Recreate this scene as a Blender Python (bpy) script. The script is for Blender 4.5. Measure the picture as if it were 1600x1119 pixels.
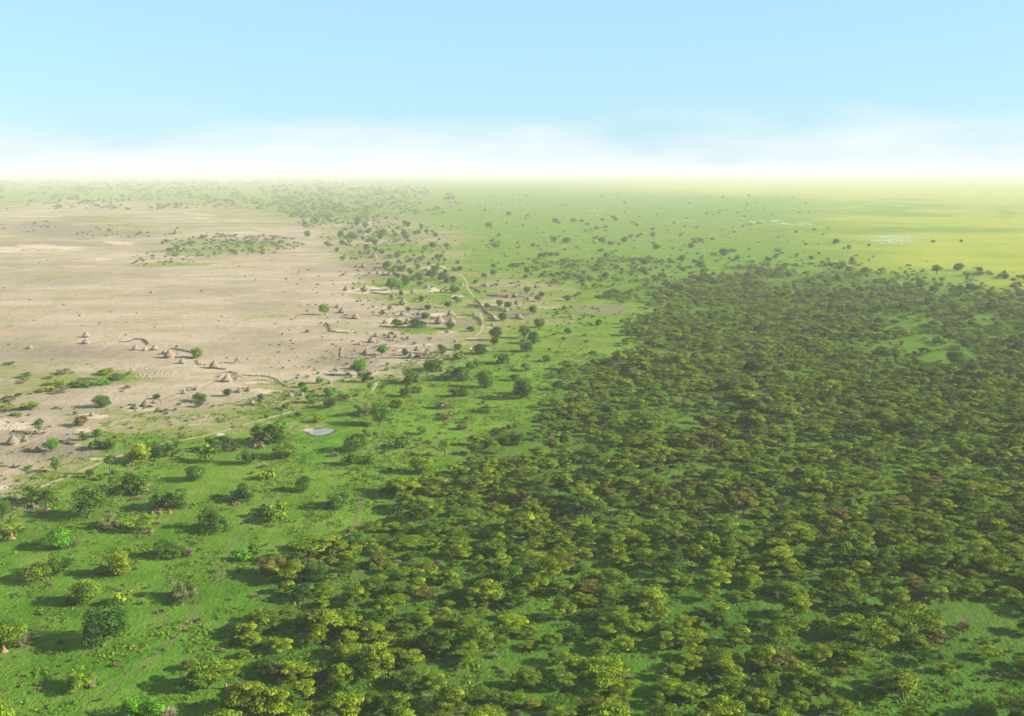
import bpy, math
import numpy as np
from mathutils import Vector

S = bpy.context.scene
for o in list(bpy.data.objects):
    bpy.data.objects.remove(o, do_unlink=True)
C = S.collection
R = math.radians

# ------------------------------------------------------------------ camera
CAM_H = 120.0
FPX = 1537.0                      # focal length in photo pixels (1600 wide)
HZ = 264.0                        # row of the true horizon
PITCH = math.atan((559.5 - HZ) / FPX)
cd = bpy.data.cameras.new('camera'); cam = bpy.data.objects.new('camera', cd); C.objects.link(cam)
cam.location = (0, 0, CAM_H); cam.rotation_euler = (math.pi / 2 - PITCH, 0, 0)
cd.sensor_width = 36; cd.lens = 36 * FPX / 1600; cd.clip_start = 1; cd.clip_end = 120000
S.camera = cam

# ------------------------------------------------------------------ sky, sun, exposure
SUN_EL, SUN_AZ = 24.0, 98.0       # azimuth clockwise from +Y
SKY_STRENGTH = 0.05
w = bpy.data.worlds.new('World'); S.world = w; w.use_nodes = True
nt = w.node_tree; nt.nodes.clear()
def N(t, typ, **k):
    n = t.nodes.new(typ)
    for a, b in k.items(): setattr(n, a, b)
    return n
sky = N(nt, 'ShaderNodeTexSky', sky_type='NISHITA', sun_disc=False)
sky.sun_elevation = R(SUN_EL); sky.sun_rotation = R(SUN_AZ)
sky.altitude = 100; sky.air_density = 1.0; sky.dust_density = 0.6; sky.ozone_density = 1.6
bg = N(nt, 'ShaderNodeBackground'); bg.inputs[1].default_value = SKY_STRENGTH
tc = N(nt, 'ShaderNodeTexCoord'); sx = N(nt, 'ShaderNodeSeparateXYZ')
nt.links.new(tc.outputs['Generated'], sx.inputs[0])
# a low bank of thin cloud along the horizon, broken by noise
mp = N(nt, 'ShaderNodeMapping'); mp.inputs['Scale'].default_value = (3.0, 3.0, 14.0)
nt.links.new(tc.outputs['Generated'], mp.inputs[0])
nz = N(nt, 'ShaderNodeTexNoise'); nz.inputs['Scale'].default_value = 2.2; nz.inputs['Detail'].default_value = 3.0
nt.links.new(mp.outputs[0], nz.inputs['Vector'])
def wm(op, a, b=None, c=None):
    n = N(nt, 'ShaderNodeMath', operation=op)
    for i, v in enumerate((a, b, c)):
        if v is None: continue
        if isinstance(v, (int, float)): n.inputs[i].default_value = v
        else: nt.links.new(v, n.inputs[i])
    return n.outputs[0]
hh = wm('MULTIPLY_ADD', nz.outputs['Fac'], -0.085, sx.outputs['Z'])     # z - .075 n
mr = N(nt, 'ShaderNodeMapRange', interpolation_type='SMOOTHSTEP')
nt.links.new(hh, mr.inputs['Value'])
mr.inputs['From Min'].default_value = -0.055; mr.inputs['From Max'].default_value = 0.022
mr.inputs['To Min'].default_value = 0.93; mr.inputs['To Max'].default_value = 0.0
CLOUD = (4.7, 5.0, 5.15, 1)
tint = N(nt, 'ShaderNodeMix', data_type='RGBA', blend_type='MULTIPLY'); tint.inputs[0].default_value = 1
tint.inputs[7].default_value = (0.80, 1.0, 1.02, 1)
nt.links.new(sky.outputs[0], tint.inputs[6])
mx = N(nt, 'ShaderNodeMix', data_type='RGBA'); mx.inputs[7].default_value = CLOUD
pale = N(nt, 'ShaderNodeMix', data_type='RGBA'); pale.inputs[0].default_value = 0.72; pale.inputs[7].default_value = (2.35, 3.8, 4.85, 1)
nt.links.new(tint.outputs[2], pale.inputs[6])
nt.links.new(mr.outputs[0], mx.inputs[0]); nt.links.new(pale.outputs[2], mx.inputs[6])
wo = N(nt, 'ShaderNodeOutputWorld')
nt.links.new(mx.outputs[2], bg.inputs[0]); nt.links.new(bg.outputs[0], wo.inputs[0])

sd = bpy.data.lights.new('sun', 'SUN'); sun = bpy.data.objects.new('sun', sd); C.objects.link(sun)
sd.energy = 5.0; sd.angle = R(0.6); sd.color = (1.0, 0.93, 0.78)
az = R(SUN_AZ); el = R(SUN_EL)
sv = Vector((math.sin(az) * math.cos(el), math.cos(az) * math.cos(el), math.sin(el)))
sun.rotation_euler = sv.to_track_quat('Z', 'Y').to_euler(); sun.location = (300, 0, 400)

S.view_settings.view_transform = 'Standard'; S.view_settings.look = 'None'
S.view_settings.exposure = 2.04; S.view_settings.gamma = 1.0
S.render.engine = 'CYCLES'
S.cycles.volume_bounces = 2; S.cycles.max_bounces = 8

# ------------------------------------------------------------------ helpers
def G(px, py):
    """photo pixel -> point on the ground"""
    x = (px - 800) / FPX; y = (559.5 - py) / FPX
    dy = math.cos(PITCH) + y * math.sin(PITCH); dz = -math.sin(PITCH) + y * math.cos(PITCH)
    t = CAM_H / -dz
    return x * t, dy * t
def PX(X, Y):
    """ground points -> photo pixels (arrays), clamped for points below or behind"""
    X = np.asarray(X, float); Y = np.asarray(Y, float)
    f = np.maximum(Y * math.cos(PITCH) + CAM_H * math.sin(PITCH), 20.0)
    u = Y * math.sin(PITCH) - CAM_H * math.cos(PITCH)
    return 800 + FPX * X / f, 559.5 - FPX * u / f
def mpp(px, py):
    """metres per photo pixel at a ground point"""
    X, Y = G(px, py)
    return (Y * math.cos(PITCH) + CAM_H * math.sin(PITCH)) / FPX
def inpoly(px, py, poly):
    px = np.asarray(px, float); py = np.asarray(py, float)
    r = np.zeros(px.shape, bool); n = len(poly)
    for i in range(n):
        x0, y0 = poly[i]; x1, y1 = poly[(i + 1) % n]
        if y0 == y1: continue
        c = ((y0 > py) != (y1 > py)) & (px < (x1 - x0) * (py - y0) / (y1 - y0) + x0)
        r ^= c
    return r

def tag(o, label=None, cat=None, group=None, kind=None):
    if label: o['label'] = label
    if cat: o['category'] = cat
    if group: o['group'] = group
    if kind: o['kind'] = kind
    return o
class MB:
    """collects geometry; build() links it as ONE mesh object"""
    def __init__(s): s.v = []; s.f4 = []; s.f3 = []; s.t = []; s.n = 0
    def add(s, v, f, tone=0.5):
        v = np.asarray(v, float).reshape(-1, 3); f = np.asarray(f, int)
        s.v.append(v)
        (s.f4 if f.shape[1] == 4 else s.f3).append(f + s.n)
        s.t.append(np.broadcast_to(np.asarray(tone, float), (len(v),)).copy())
        s.n += len(v)
    def mesh(s, name, mat, smooth=False):
        v = np.concatenate(s.v); m = bpy.data.meshes.new(name)
        f4 = np.concatenate(s.f4) if s.f4 else np.zeros((0, 4), int)
        f3 = np.concatenate(s.f3) if s.f3 else np.zeros((0, 3), int)
        m.vertices.add(len(v)); m.vertices.foreach_set('co', v.ravel())
        nl = len(f4) * 4 + len(f3) * 3
        m.loops.add(nl); m.loops.foreach_set('vertex_index', np.concatenate([f4.ravel(), f3.ravel()]))
        m.polygons.add(len(f4) + len(f3))
        m.polygons.foreach_set('loop_start', np.concatenate([np.arange(len(f4)) * 4, len(f4) * 4 + np.arange(len(f3)) * 3]))
        m.polygons.foreach_set('use_smooth', np.full(len(f4) + len(f3), smooth))
        a = m.attributes.new('tone', 'FLOAT', 'POINT'); a.data.foreach_set('value', np.concatenate(s.t))
        m.update(calc_edges=True); m.validate()
        if mat: m.materials.append(mat)
        return m
    def build(s, name, mat, parent=None, smooth=False):
        o = bpy.data.objects.new(name, s.mesh(name, mat, smooth)); C.objects.link(o)
        if parent: o.parent = parent
        return o
def empty(name, loc=(0, 0, 0), rz=0):
    o = bpy.data.objects.new(name, None); C.objects.link(o)
    o.location = loc; o.rotation_euler = (0, 0, rz); o.empty_display_size = 0.5
    return o
KIDS = {}
def own(root, *kids):
    KIDS.setdefault(root.name, []).extend(kids); return root
def copy_tree(o):
    c = o.copy(); C.objects.link(c)
    for ch in KIDS.get(o.name, []):
        d = ch.copy(); C.objects.link(d); d.parent = c
        KIDS.setdefault(c.name, []).append(d)
        for g in KIDS.get(ch.name, []):
            e = g.copy(); C.objects.link(e); e.parent = d
            KIDS.setdefault(d.name, []).append(e)
    return c

def tube(mb, pts, rad, sides=6, tone=0.5):
    pts = np.asarray(pts, float); n = len(pts); V = []
    for i in range(n):
        d = pts[min(i + 1, n - 1)] - pts[max(i - 1, 0)]; d /= np.linalg.norm(d) + 1e-9
        a = np.cross(d, (0.31, 0.95, 0.02)); a /= np.linalg.norm(a) + 1e-9; b = np.cross(d, a)
        for k in range(sides):
            t = 2 * math.pi * k / sides
            V.append(pts[i] + rad[i] * (math.cos(t) * a + math.sin(t) * b))
    F = [[i * sides + k, i * sides + (k + 1) % sides, (i + 1) * sides + (k + 1) % sides, (i + 1) * sides + k]
         for i in range(n - 1) for k in range(sides)]
    mb.add(V, F, tone)

# value noise for build-time maps
def vnoise(X, Y, scale, seed=0):
    x = X / scale; y = Y / scale
    xi = np.floor(x).astype(np.int64); yi = np.floor(y).astype(np.int64)
    fx = x - xi; fy = y - yi; fx = fx * fx * (3 - 2 * fx); fy = fy * fy * (3 - 2 * fy)
    def h(a, b):
        n = (a * 374761393 + b * 668265263 + seed * 1442695041) & 0xffffffff
        n = ((n ^ (n >> 13)) * 1274126177) & 0xffffffff
        return ((n ^ (n >> 16)) & 0xffff) / 65535.0
    return (h(xi, yi) * (1 - fx) + h(xi + 1, yi) * fx) * (1 - fy) + (h(xi, yi + 1) * (1 - fx) + h(xi + 1, yi + 1) * fx) * fy

# ------------------------------------------------------------------ materials
def material(name):
    m = bpy.data.materials.new(name); m.use_nodes = True
    t = m.node_tree; t.nodes.clear()
    out = N(t, 'ShaderNodeOutputMaterial')
    return m, t, out
def ramp(t, stops, interp='LINEAR'):
    r = N(t, 'ShaderNodeValToRGB'); r.color_ramp.interpolation = interp
    e = r.color_ramp.elements
    while len(e) > 1: e.remove(e[-1])
    e[0].position = stops[0][0]; e[0].color = (*stops[0][1], 1)
    for p, c in stops[1:]:
        k = e.new(p); k.color = (*c, 1)
    return r
def mixc(t, f, a, b, blend='MIX'):
    n = N(t, 'ShaderNodeMix', data_type='RGBA', blend_type=blend)
    for s, v in ((0, f), (6, a), (7, b)):
        if isinstance(v, (int, float)): n.inputs[s].default_value = v
        elif isinstance(v, tuple): n.inputs[s].default_value = (*v[:3], 1)
        else: t.links.new(v, n.inputs[s])
    return n.outputs[2]
def mathn(t, op, a, b=None, c=None, clamp=False):
    n = N(t, 'ShaderNodeMath', operation=op, use_clamp=clamp)
    for i, v in enumerate((a, b, c)):
        if v is None: continue
        if isinstance(v, (int, float)): n.inputs[i].default_value = v
        else: t.links.new(v, n.inputs[i])
    return n.outputs[0]
def noise(t, vec, scale, detail=3, rough=0.55):
    n = N(t, 'ShaderNodeTexNoise'); n.inputs['Scale'].default_value = scale
    n.inputs['Detail'].default_value = detail; n.inputs['Roughness'].default_value = rough
    if vec is not None: t.links.new(vec, n.inputs['Vector'])
    return n.outputs['Fac']
def sstep(t, v, a, b):
    n = N(t, 'ShaderNodeMapRange', interpolation_type='SMOOTHSTEP')
    t.links.new(v, n.inputs['Value']); n.inputs['From Min'].default_value = a; n.inputs['From Max'].default_value = b
    return n.outputs[0]

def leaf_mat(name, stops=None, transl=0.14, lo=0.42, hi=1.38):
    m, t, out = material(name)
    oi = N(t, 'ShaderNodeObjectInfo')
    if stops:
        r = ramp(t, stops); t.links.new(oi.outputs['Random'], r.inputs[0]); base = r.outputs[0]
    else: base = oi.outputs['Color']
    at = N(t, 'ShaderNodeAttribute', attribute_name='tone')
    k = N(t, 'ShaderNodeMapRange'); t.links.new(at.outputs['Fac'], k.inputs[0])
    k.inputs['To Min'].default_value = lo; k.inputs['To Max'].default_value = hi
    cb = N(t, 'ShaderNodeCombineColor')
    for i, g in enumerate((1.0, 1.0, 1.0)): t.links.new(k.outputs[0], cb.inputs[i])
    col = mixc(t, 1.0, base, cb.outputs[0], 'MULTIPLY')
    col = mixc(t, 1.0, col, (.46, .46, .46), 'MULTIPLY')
    # some sprays yellower than others
    yel = mixc(t, mathn(t, 'MULTIPLY', sstep(t, at.outputs['Fac'], 0.55, 1.0), 0.45), col, mixc(t, 1.0, col, (1.5, 1.1, 0.6), 'MULTIPLY'))
    p = N(t, 'ShaderNodeBsdfPrincipled'); t.links.new(yel, p.inputs['Base Color'])
    p.inputs['Roughness'].default_value = 0.75; p.inputs['Specular IOR Level'].default_value = 0.04
    tr = N(t, 'ShaderNodeBsdfTranslucent'); t.links.new(mixc(t, 1.0, yel, (1.15, 1.25, 0.6), 'MULTIPLY'), tr.inputs[0])
    ms = N(t, 'ShaderNodeMixShader'); ms.inputs[0].default_value = transl
    t.links.new(p.outputs[0], ms.inputs[1]); t.links.new(tr.outputs[0], ms.inputs[2]); t.links.new(ms.outputs[0], out.inputs[0])
    return m
PAL = {   # leaf colours
 'olive green': (0.230, 0.340, 0.016), 'yellow-green': (0.255, 0.370, 0.016), 'dull green': (0.155, 0.260, 0.020),
 'rusty': (0.205, 0.205, 0.045), 'dark green': (0.045, 0.125, 0.018), 'mid green': (0.090, 0.205, 0.020),
 'bright green': (0.110, 0.340, 0.018), 'lime green': (0.230, 0.380, 0.024), 'grey-green': (0.175, 0.225, 0.080),
 'brown': (0.230, 0.170, 0.085), 'golden': (0.350, 0.300, 0.045)}
M_leaf = leaf_mat('leaves_by_object')
ac_stops = [(0.0, PAL['dull green']), (0.2, PAL['olive green']), (0.35, PAL['dark green']), (0.42, PAL['olive green']),
            (0.62, PAL['yellow-green']), (0.72, PAL['dull green']), (0.88, PAL['olive green']), (0.95, (.22, .20, .04)), (1.0, PAL['mid green'])]
M_acacia = leaf_mat('acacia_leaves_varied', ac_stops)
M_far = leaf_mat('tree_leaves_varied', [(0, (.10,.24,.06)), (0.3, (.13,.28,.05)), (0.55, (.22,.28,.11)), (0.8, (.15,.25,.05)), (1.0, (.13,.34,.04))])
M_bush = leaf_mat('bush_leaves_varied', [(0, PAL['dark green']), (0.4, PAL['dull green']), (0.7, PAL['grey-green']), (1.0, PAL['brown'])])
M_herb = leaf_mat('herb_leaves_varied', [(0, (0.12, 0.26, 0.022)), (0.5, (0.20, 0.36, 0.03)), (0.8, (0.16, 0.33, 0.03)), (1.0, (0.28, 0.36, 0.06))])

def simple(name, c1, c2, scale=1.0, rough=0.9, bump=0.0, obj_col=False):
    m, t, out = material(name)
    tc = N(t, 'ShaderNodeTexCoord')
    n = noise(t, tc.outputs['Object'], scale, 4)
    col = mixc(t, sstep(t, n, 0.3, 0.7), c1, c2)
    if obj_col:
        oi = N(t, 'ShaderNodeObjectInfo'); col = mixc(t, 1.0, col, oi.outputs['Color'], 'MULTIPLY')
    p = N(t, 'ShaderNodeBsdfPrincipled'); t.links.new(col, p.inputs['Base Color'])
    p.inputs['Roughness'].default_value = rough; p.inputs['Specular IOR Level'].default_value = 0.04
    t.links.new(mixc(t, 1.0, col, (.46, .46, .46), 'MULTIPLY'), p.inputs['Base Color'])
    if bump:
        b = N(t, 'ShaderNodeBump'); b.inputs['Strength'].default_value = 0.8; b.inputs['Distance'].default_value = bump
        t.links.new(n, b.inputs['Height']); t.links.new(b.outputs[0], p.inputs['Normal'])
    t.links.new(p.outputs[0], out.inputs[0])
    return m
M_bark = simple('bark', (0.10, 0.075, 0.05), (0.20, 0.16, 0.11), 2.0, bump=0.05)
M_thatch = simple('thatch', (0.27, 0.23, 0.175), (0.40, 0.35, 0.275), 3.0, bump=0.06, obj_col=True)
M_mud = simple('mud_wall', (0.28, 0.21, 0.15), (0.38, 0.29, 0.21), 1.0, bump=0.02)
M_dark = simple('doorway_wood', (0.03, 0.022, 0.016), (0.06, 0.045, 0.03), 3.0)
M_twig = simple('dry_twigs', (0.19, 0.155, 0.085), (0.34, 0.28, 0.18), 1.2)
M_brush = simple('thorn_brush', (0.10, 0.08, 0.055), (0.23, 0.185, 0.14), 0.8, obj_col=True)
M_termite = simple('termite_clay', (0.30, 0.17, 0.10), (0.38, 0.23, 0.15), 1.5, bump=0.08)
M_clod = simple('pale_clods', (0.40, 0.33, 0.24), (0.50, 0.41, 0.30), 1.0)
M_palm = leaf_mat('palm_leaves')

# ------------------------------------------------------------------ ground zones (traced on the photo, laid on the plain)
BARE = [(-900,322),(0,326),(150,318),(300,326),(420,336),(480,350),(500,380),(540,420),(575,450),(640,470),(690,495),(715,515),
        (690,545),(640,562),(575,585),(500,600),(430,612),(370,628),(290,640),(230,645),(150,662),(110,700),(50,745),(0,765),(-300,860),(-900,1000)]
HALF = [(-900,308),(0,318),(330,312),(520,345),(640,350),(720,362),(700,400),(690,420),(760,430),(860,455),(900,475),(850,500),(800,520),
        (740,545),(700,565),(620,590),(520,620),(470,650),(380,662),(280,692),(120,735),(0,790),(-300,900),(-900,1060)]
YEL = [(890,282),(4400,280),(4400,520),(1700,470),(1600,452),(1460,436),(1380,425),(1300,412),(1270,395),(1330,372),(1290,352),(1190,310),(1040,300),(930,292)]
WOOD = [(330,1300),(360,1060),(400,975),(430,900),(510,850),(600,815),(600,775),(690,745),(745,700),(800,665),(850,640),(865,600),(900,575),(960,560),
        (1020,535),(1000,505),(1035,480),(1010,462),(940,462),(960,452),(1050,440),(1130,430),(1190,424),(1250,432),(1300,424),(1350,428),(1400,446),
        (1480,452),(1560,462),(1620,455),(4400,480),(4400,560),(4400,1500),(600,1500)]
# ellipses: cx, cy, rx, ry, amount
GREEN_IN = [(150,347,240,9,.55),(420,345,90,8,.5),(90,372,90,5,.5),(40,420,60,6,.4),(260,412,60,5,.6),(350,388,110,14,.75),(60,420,70,10,.35),(190,360,140,10,.6),(240,330,200,6,.4),(50,590,120,30,.65),(180,588,60,12,.8),(90,435,90,12,.4),(640,450,60,30,.55),
            (690,470,55,25,.55),(660,516,35,5,1),(720,440,40,22,.6),(705,488,45,12,.7),(420,600,40,6,.6),(130,650,70,12,.4),(350,640,60,10,.5),(250,680,110,20,.5),(640,395,50,12,.6),(560,460,20,8,.4)]
SAND = [(620,500,60,6,.7),(640,455,34,4,.65),(652,540,60,3,.8),(700,520,40,3,.7),(690,421,30,5,.7),(570,453,50,6,.8),(620,493,50,6,.6),(700,494,40,5,.7),(710,462,14,2.5,1),(672,452,16,3,1),
        (745,545,14,3,1),(740,530,10,3,.8),(580,520,50,6,.5),(420,520,60,8,.3),(545,515,40,5,.6),(410,612,50,5,.8),(350,615,60,6,.5),(265,690,12,3,1),(345,680,10,3,.8),(148,651,28,4,1),
        (20,665,55,9,.8),(225,640,30,5,.9),(100,680,60,6,.4),(130,672,12,2,1),(120,695,10,2,1),(40,700,60,8,.35),(10,762,25,4,.8),(60,395,70,6,.6),(80,388,60,4,.9),(20,393,30,4,.9),(185,382,25,3,.9),
        (160,405,20,2,.9),(380,362,25,3,.8),(300,329,40,2.5,.8),(70,337,50,2,.8),(130,446,120,8,.3),(60,530,120,14,.35),(230,520,120,8,.3),(360,455,160,26,.25),(150,716,14,2.5,.8),(655,562,50,3,.6),
        (650,548,40,2.5,.8),(790,478,40,2.5,.6),(790,497,35,3,.7),(860,482,28,2,.7),(600,570,30,3,.4),(1170,395,60,4,.3),(590,380,50,5,.5),(560,350,60,5,.5),(760,515,40,5,.5),(400,598,30,3,.7),(1600,350,80,8,.2)]
GREY = [(120,362,140,9,.8),(60,384,150,9,.7),(300,380,200,7,.5),(470,345,80,5,.5),(120,550,140,14,.6),(330,555,160,14,.35),(90,705,80,16,.8),(545,565,60,9,.7),(640,340,60,5,.7),(940,484,48,10,.7),(690,503,70,6,.9),
        (800,462,50,6,.8),(805,492,35,6,.8),(770,448,40,4,.5),(520,390,60,8,.4),(1180,350,20,2,.4),(440,545,80,12,.4),(650,483,35,5,.5),(575,415,45,8,.8),(590,398,45,6,.8),(600,432,40,6,.7),(590,350,50,5,.7),(560,362,50,6,.6),(640,372,40,6,.7),(560,455,50,6,.6),(650,408,25,4,.6),(640,495,60,8,.6),(590,528,30,5,.6),(645,553,40,6,.6),(250,610,110,10,.3),(480,590,60,6,.4),(300,420,160,12,.2)]
LUSH = [(500,690,70,35,.9),(520,650,60,20,.6),(680,660,90,40,.5),(860,610,70,50,.5),(1150,322,150,18,1),(1150,345,120,8,.7),(1400,326,110,6,.9),(1570,331,26,4,.7),(1470,357,170,8,.9),(1100,400,200,22,.7),(1430,430,120,12,.6),(760,590,70,30,.5),
        (1000,440,80,12,.3),(1540,1060,160,60,.8),(640,740,80,20,.5),(860,350,160,20,.3)]
MARSH = [(1210,350,95,3.2,1),(1070,347,70,3,.7),(1390,374,60,4.5,1),(1420,370,90,3,.6),(940,333,30,2,.8),(1020,320,12,1.2,1),(620,295,14,1.0,.9),(1560,378,60,2,.7),(1130,343,60,2.4,.8),(940,318,25,1.5,.6)]

def ell(px, py, L, soft=0.55):
    r = np.zeros(px.shape)
    for cx, cy, rx, ry, a in L:
        d = np.sqrt(((px - cx) / rx) ** 2 + ((py - cy) / ry) ** 2)
        r = np.maximum(r, a * np.clip((1 + soft - d) / (2 * soft), 0, 1))
    return r

def ground():
    th = np.concatenate([np.linspace(-180, -42, 60)[:-1], np.linspace(-42, 42, 900), np.linspace(42, 180, 60)[1:-1]])
    th = np.radians(th); nth = len(th)
    r = np.concatenate([[6, 30, 70, 120], np.geomspace(150, 8000, 620), np.geomspace(8300, 40000, 30)])
    Rr, T = np.meshgrid(r, th, indexing='ij')
    X = Rr * np.sin(T); Y = Rr * np.cos(T)
    px, py = PX(X, Y)
    wob = (vnoise(X, Y, 45, 3) - .5) * np.clip(Rr / 1500, .3, 3)
    wob2 = (vnoise(X, Y, 14, 5) - .5)
    qx = px + wob * 26 + wob2 * 9; qy = py + wob * 5 + wob2 * 3 + (vnoise(X, Y, 260, 13) - .5) * 26 * np.clip((400 - py) / 70, 0, 1) * np.clip((py - 285) / 25, 0, 1)
    def blur(a, k):
        ker = np.ones(2 * k + 1) / (2 * k + 1)
        a = np.apply_along_axis(lambda v: np.convolve(np.pad(v, k, mode='edge'), ker, 'valid'), 0, a)
        return np.apply_along_axis(lambda v: np.convolve(np.pad(v, k, mode='edge'), ker, 'valid'), 1, a)
    def blurx(a, k):
        ker = np.ones(2 * k + 1) / (2 * k + 1)
        return np.apply_along_axis(lambda v: np.convolve(np.pad(v, k, mode='edge'), ker, 'valid'), 1, a)
    bare = .62 * inpoly(qx, qy, BARE) + .38 * inpoly(qx, qy, HALF)
    bare = blur(blur(bare.astype(float), 11), 7)
    bare = bare * (1 - ell(qx, qy, GREEN_IN))
    sand = ell(qx, qy, SAND, .45); grey = ell(qx, qy, GREY, .5)
    yel = blurx(blur(inpoly(qx, qy, YEL).astype(float), 22), 60)
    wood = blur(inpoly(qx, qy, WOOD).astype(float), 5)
    lush = ell(qx, qy, LUSH, .35); marsh = ell(qx, qy, MARSH, .6)
    front = (Y > 30)
    V = np.stack([X, Y, np.zeros_like(X)], -1).reshape(-1, 3)
    V = np.concatenate([V, [[0, 0, 0]]])
    nr = len(r); i = np.arange(nr - 1)[:, None]; j = np.arange(nth)[None, :]
    jn = (j + 1) % nth
    F = np.stack([i * nth + j, i * nth + jn, (i + 1) * nth + jn, (i + 1) * nth + j], -1)[..., ::-1].reshape(-1, 4)
    mb = MB(); mb.v.append(V); mb.t.append(np.zeros(len(V))); mb.n = len(V); mb.f4.append(F)
    c = len(V) - 1; jj = np.arange(nth); mb.f3.append(np.stack([np.full(nth, c), (jj + 1) % nth, jj], -1))
    o = mb.build('ground', None)
    def attr(name, chans):
        a = o.data.attributes.new(name, 'FLOAT_COLOR', 'POINT')
        buf = np.zeros((len(V), 4)); 
        for k, ch in enumerate(chans): buf[:-1, k] = (ch * front).ravel()
        a.data.foreach_set('color', buf.ravel())
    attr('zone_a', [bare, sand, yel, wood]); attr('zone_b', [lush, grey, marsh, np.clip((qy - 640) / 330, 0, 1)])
    m, t, out = material('plain_ground')
    geo = N(t, 'ShaderNodeNewGeometry'); P = geo.outputs['Position']
    def za(name):
        a = N(t, 'ShaderNodeAttribute', attribute_name=name); s = N(t, 'ShaderNodeSeparateColor'); t.links.new(a.outputs['Color'], s.inputs[0])
        return s.outputs[0], s.outputs[1], s.outputs[2], a.outputs['Alpha']
    bare, sand, yel, wood = za('zone_a'); lush, grey, marsh, deep = za('zone_b')
    n_big = noise(t, P, 0.006, 4, .6); n_mid = noise(t, P, 0.03, 5, .65); n_sm = noise(t, P, 0.16, 5, .7); n_ti = noise(t, P, 0.9, 3, .7)
    mpg = N(t, 'ShaderNodeMapping'); mpg.inputs['Scale'].default_value = (.35, 1, 1); mpg.inputs['Rotation'].default_value = (0, 0, R(8)); t.links.new(P, mpg.inputs[0])
    n_str = noise(t, mpg.outputs[0], 0.02, 6, .7)
    g1, g2, g3 = (0.125, 0.230, 0.022), (0.190, 0.300, 0.038), (0.250, 0.310, 0.055)
    n_cl = noise(t, P, 0.07, 6, .75); n_b2 = noise(t, P, 0.45, 5, .75)
    grass = mixc(t, sstep(t, n_mid, .40, .60), g1, g2)
    grass = mixc(t, mathn(t, 'MULTIPLY', sstep(t, n_cl, .50, .62), .7), grass, g3)
    grass = mixc(t, mathn(t, 'MULTIPLY', sstep(t, n_str, .53, .66), .45), grass, (0.23, 0.20, 0.085))
    lushc = mixc(t, sstep(t, n_sm, .4, .6), (0.085, 0.24, 0.020), (0.165, 0.33, 0.030))
    grass = mixc(t, mathn(t, 'MULTIPLY', lush, .8), grass, lushc)
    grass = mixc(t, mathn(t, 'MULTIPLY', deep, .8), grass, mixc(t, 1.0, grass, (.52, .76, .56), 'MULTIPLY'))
    yn = mathn(t, 'ADD', yel, mathn(t, 'MULTIPLY', mathn(t, 'SUBTRACT', n_big, .5), 1.8))
    yc = mixc(t, sstep(t, n_str, .44, .58), (0.40, 0.42, 0.050), (0.31, 0.40, 0.045))
    yf = mathn(t, 'MULTIPLY', mathn(t, 'MULTIPLY', sstep(t, yn, .15, 1.0), mathn(t, 'GREATER_THAN', yel, .001)), mathn(t, 'SUBTRACT', 1.0, mathn(t, 'MULTIPLY', lush, .85)))
    grass = mixc(t, yf, grass, yc)
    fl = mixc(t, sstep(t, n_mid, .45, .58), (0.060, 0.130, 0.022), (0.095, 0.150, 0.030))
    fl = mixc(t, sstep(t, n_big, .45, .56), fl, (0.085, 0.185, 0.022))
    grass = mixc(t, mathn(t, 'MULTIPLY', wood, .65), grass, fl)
    # tufts: small darker and lighter plants in the sward
    grass = mixc(t, mathn(t, 'MULTIPLY', sstep(t, n_b2, .52, .64), .5), grass, mixc(t, 1.0, grass, (1.5, 1.35, 1.3), 'MULTIPLY'))
    grass = mixc(t, mathn(t, 'MULTIPLY', sstep(t, n_ti, .52, .66), .5), grass, mixc(t, 1.0, grass, (.45, .6, .6), 'MULTIPLY'))
    clay = mixc(t, sstep(t, n_str, .42, .60), (0.48, 0.372, 0.265), (0.57, 0.455, 0.335))
    clay = mixc(t, mathn(t, 'MULTIPLY', sstep(t, n_mid, .50, .64), .5), clay, (0.31, 0.29, 0.16))
    clay = mixc(t, mathn(t, 'MULTIPLY', sstep(t, n_ti, .5, .66), .3), clay, (0.20, 0.17, 0.12))
    clay = mixc(t, mathn(t, 'MULTIPLY', sstep(t, noise(t, P, 0.013, 6, .7), .50, .60), .55), clay, (0.36, 0.345, 0.19))
    mpw = N(t, 'ShaderNodeMapping'); mpw.inputs['Scale'].default_value = (.8, .8, 1); mpw.inputs['Rotation'].default_value = (0, 0, R(-5)); t.links.new(P, mpw.inputs[0])
    n_wide = noise(t, mpw.outputs[0], 0.007, 6, .62)
    clay = mixc(t, mathn(t, 'MULTIPLY', sstep(t, n_wide, .48, .60), .4), clay, (0.25, 0.205, 0.16))
    clay = mixc(t, mathn(t, 'MULTIPLY', sstep(t, n_wide, .46, .36), .4), clay, (0.56, 0.44, 0.31))
    bn = mathn(t, 'ADD', bare, mathn(t, 'MULTIPLY', mathn(t, 'SUBTRACT', mathn(t, 'ADD', mathn(t, 'ADD', n_str, mathn(t, 'MULTIPLY', n_sm, .6)), mathn(t, 'MULTIPLY', n_wide, 1.0)), 1.3), 2.0))
    has = mathn(t, 'GREATER_THAN', bare, .015)
    olive = mixc(t, sstep(t, n_cl, .4, .6), (0.255, 0.275, 0.080), (0.345, 0.315, 0.150))
    col = mixc(t, mathn(t, 'MULTIPLY', sstep(t, bn, .02, .42), has), grass, olive)
    col = mixc(t, mathn(t, 'MULTIPLY', sstep(t, bn, .42, .80), has), col, clay)
    gn = mathn(t, 'ADD', grey, mathn(t, 'MULTIPLY', mathn(t, 'SUBTRACT', n_sm, .5), 1.0))
    col = mixc(t, mathn(t, 'MULTIPLY', sstep(t, gn, .25, .8), .8), col, (0.27, 0.22, 0.165))
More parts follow.
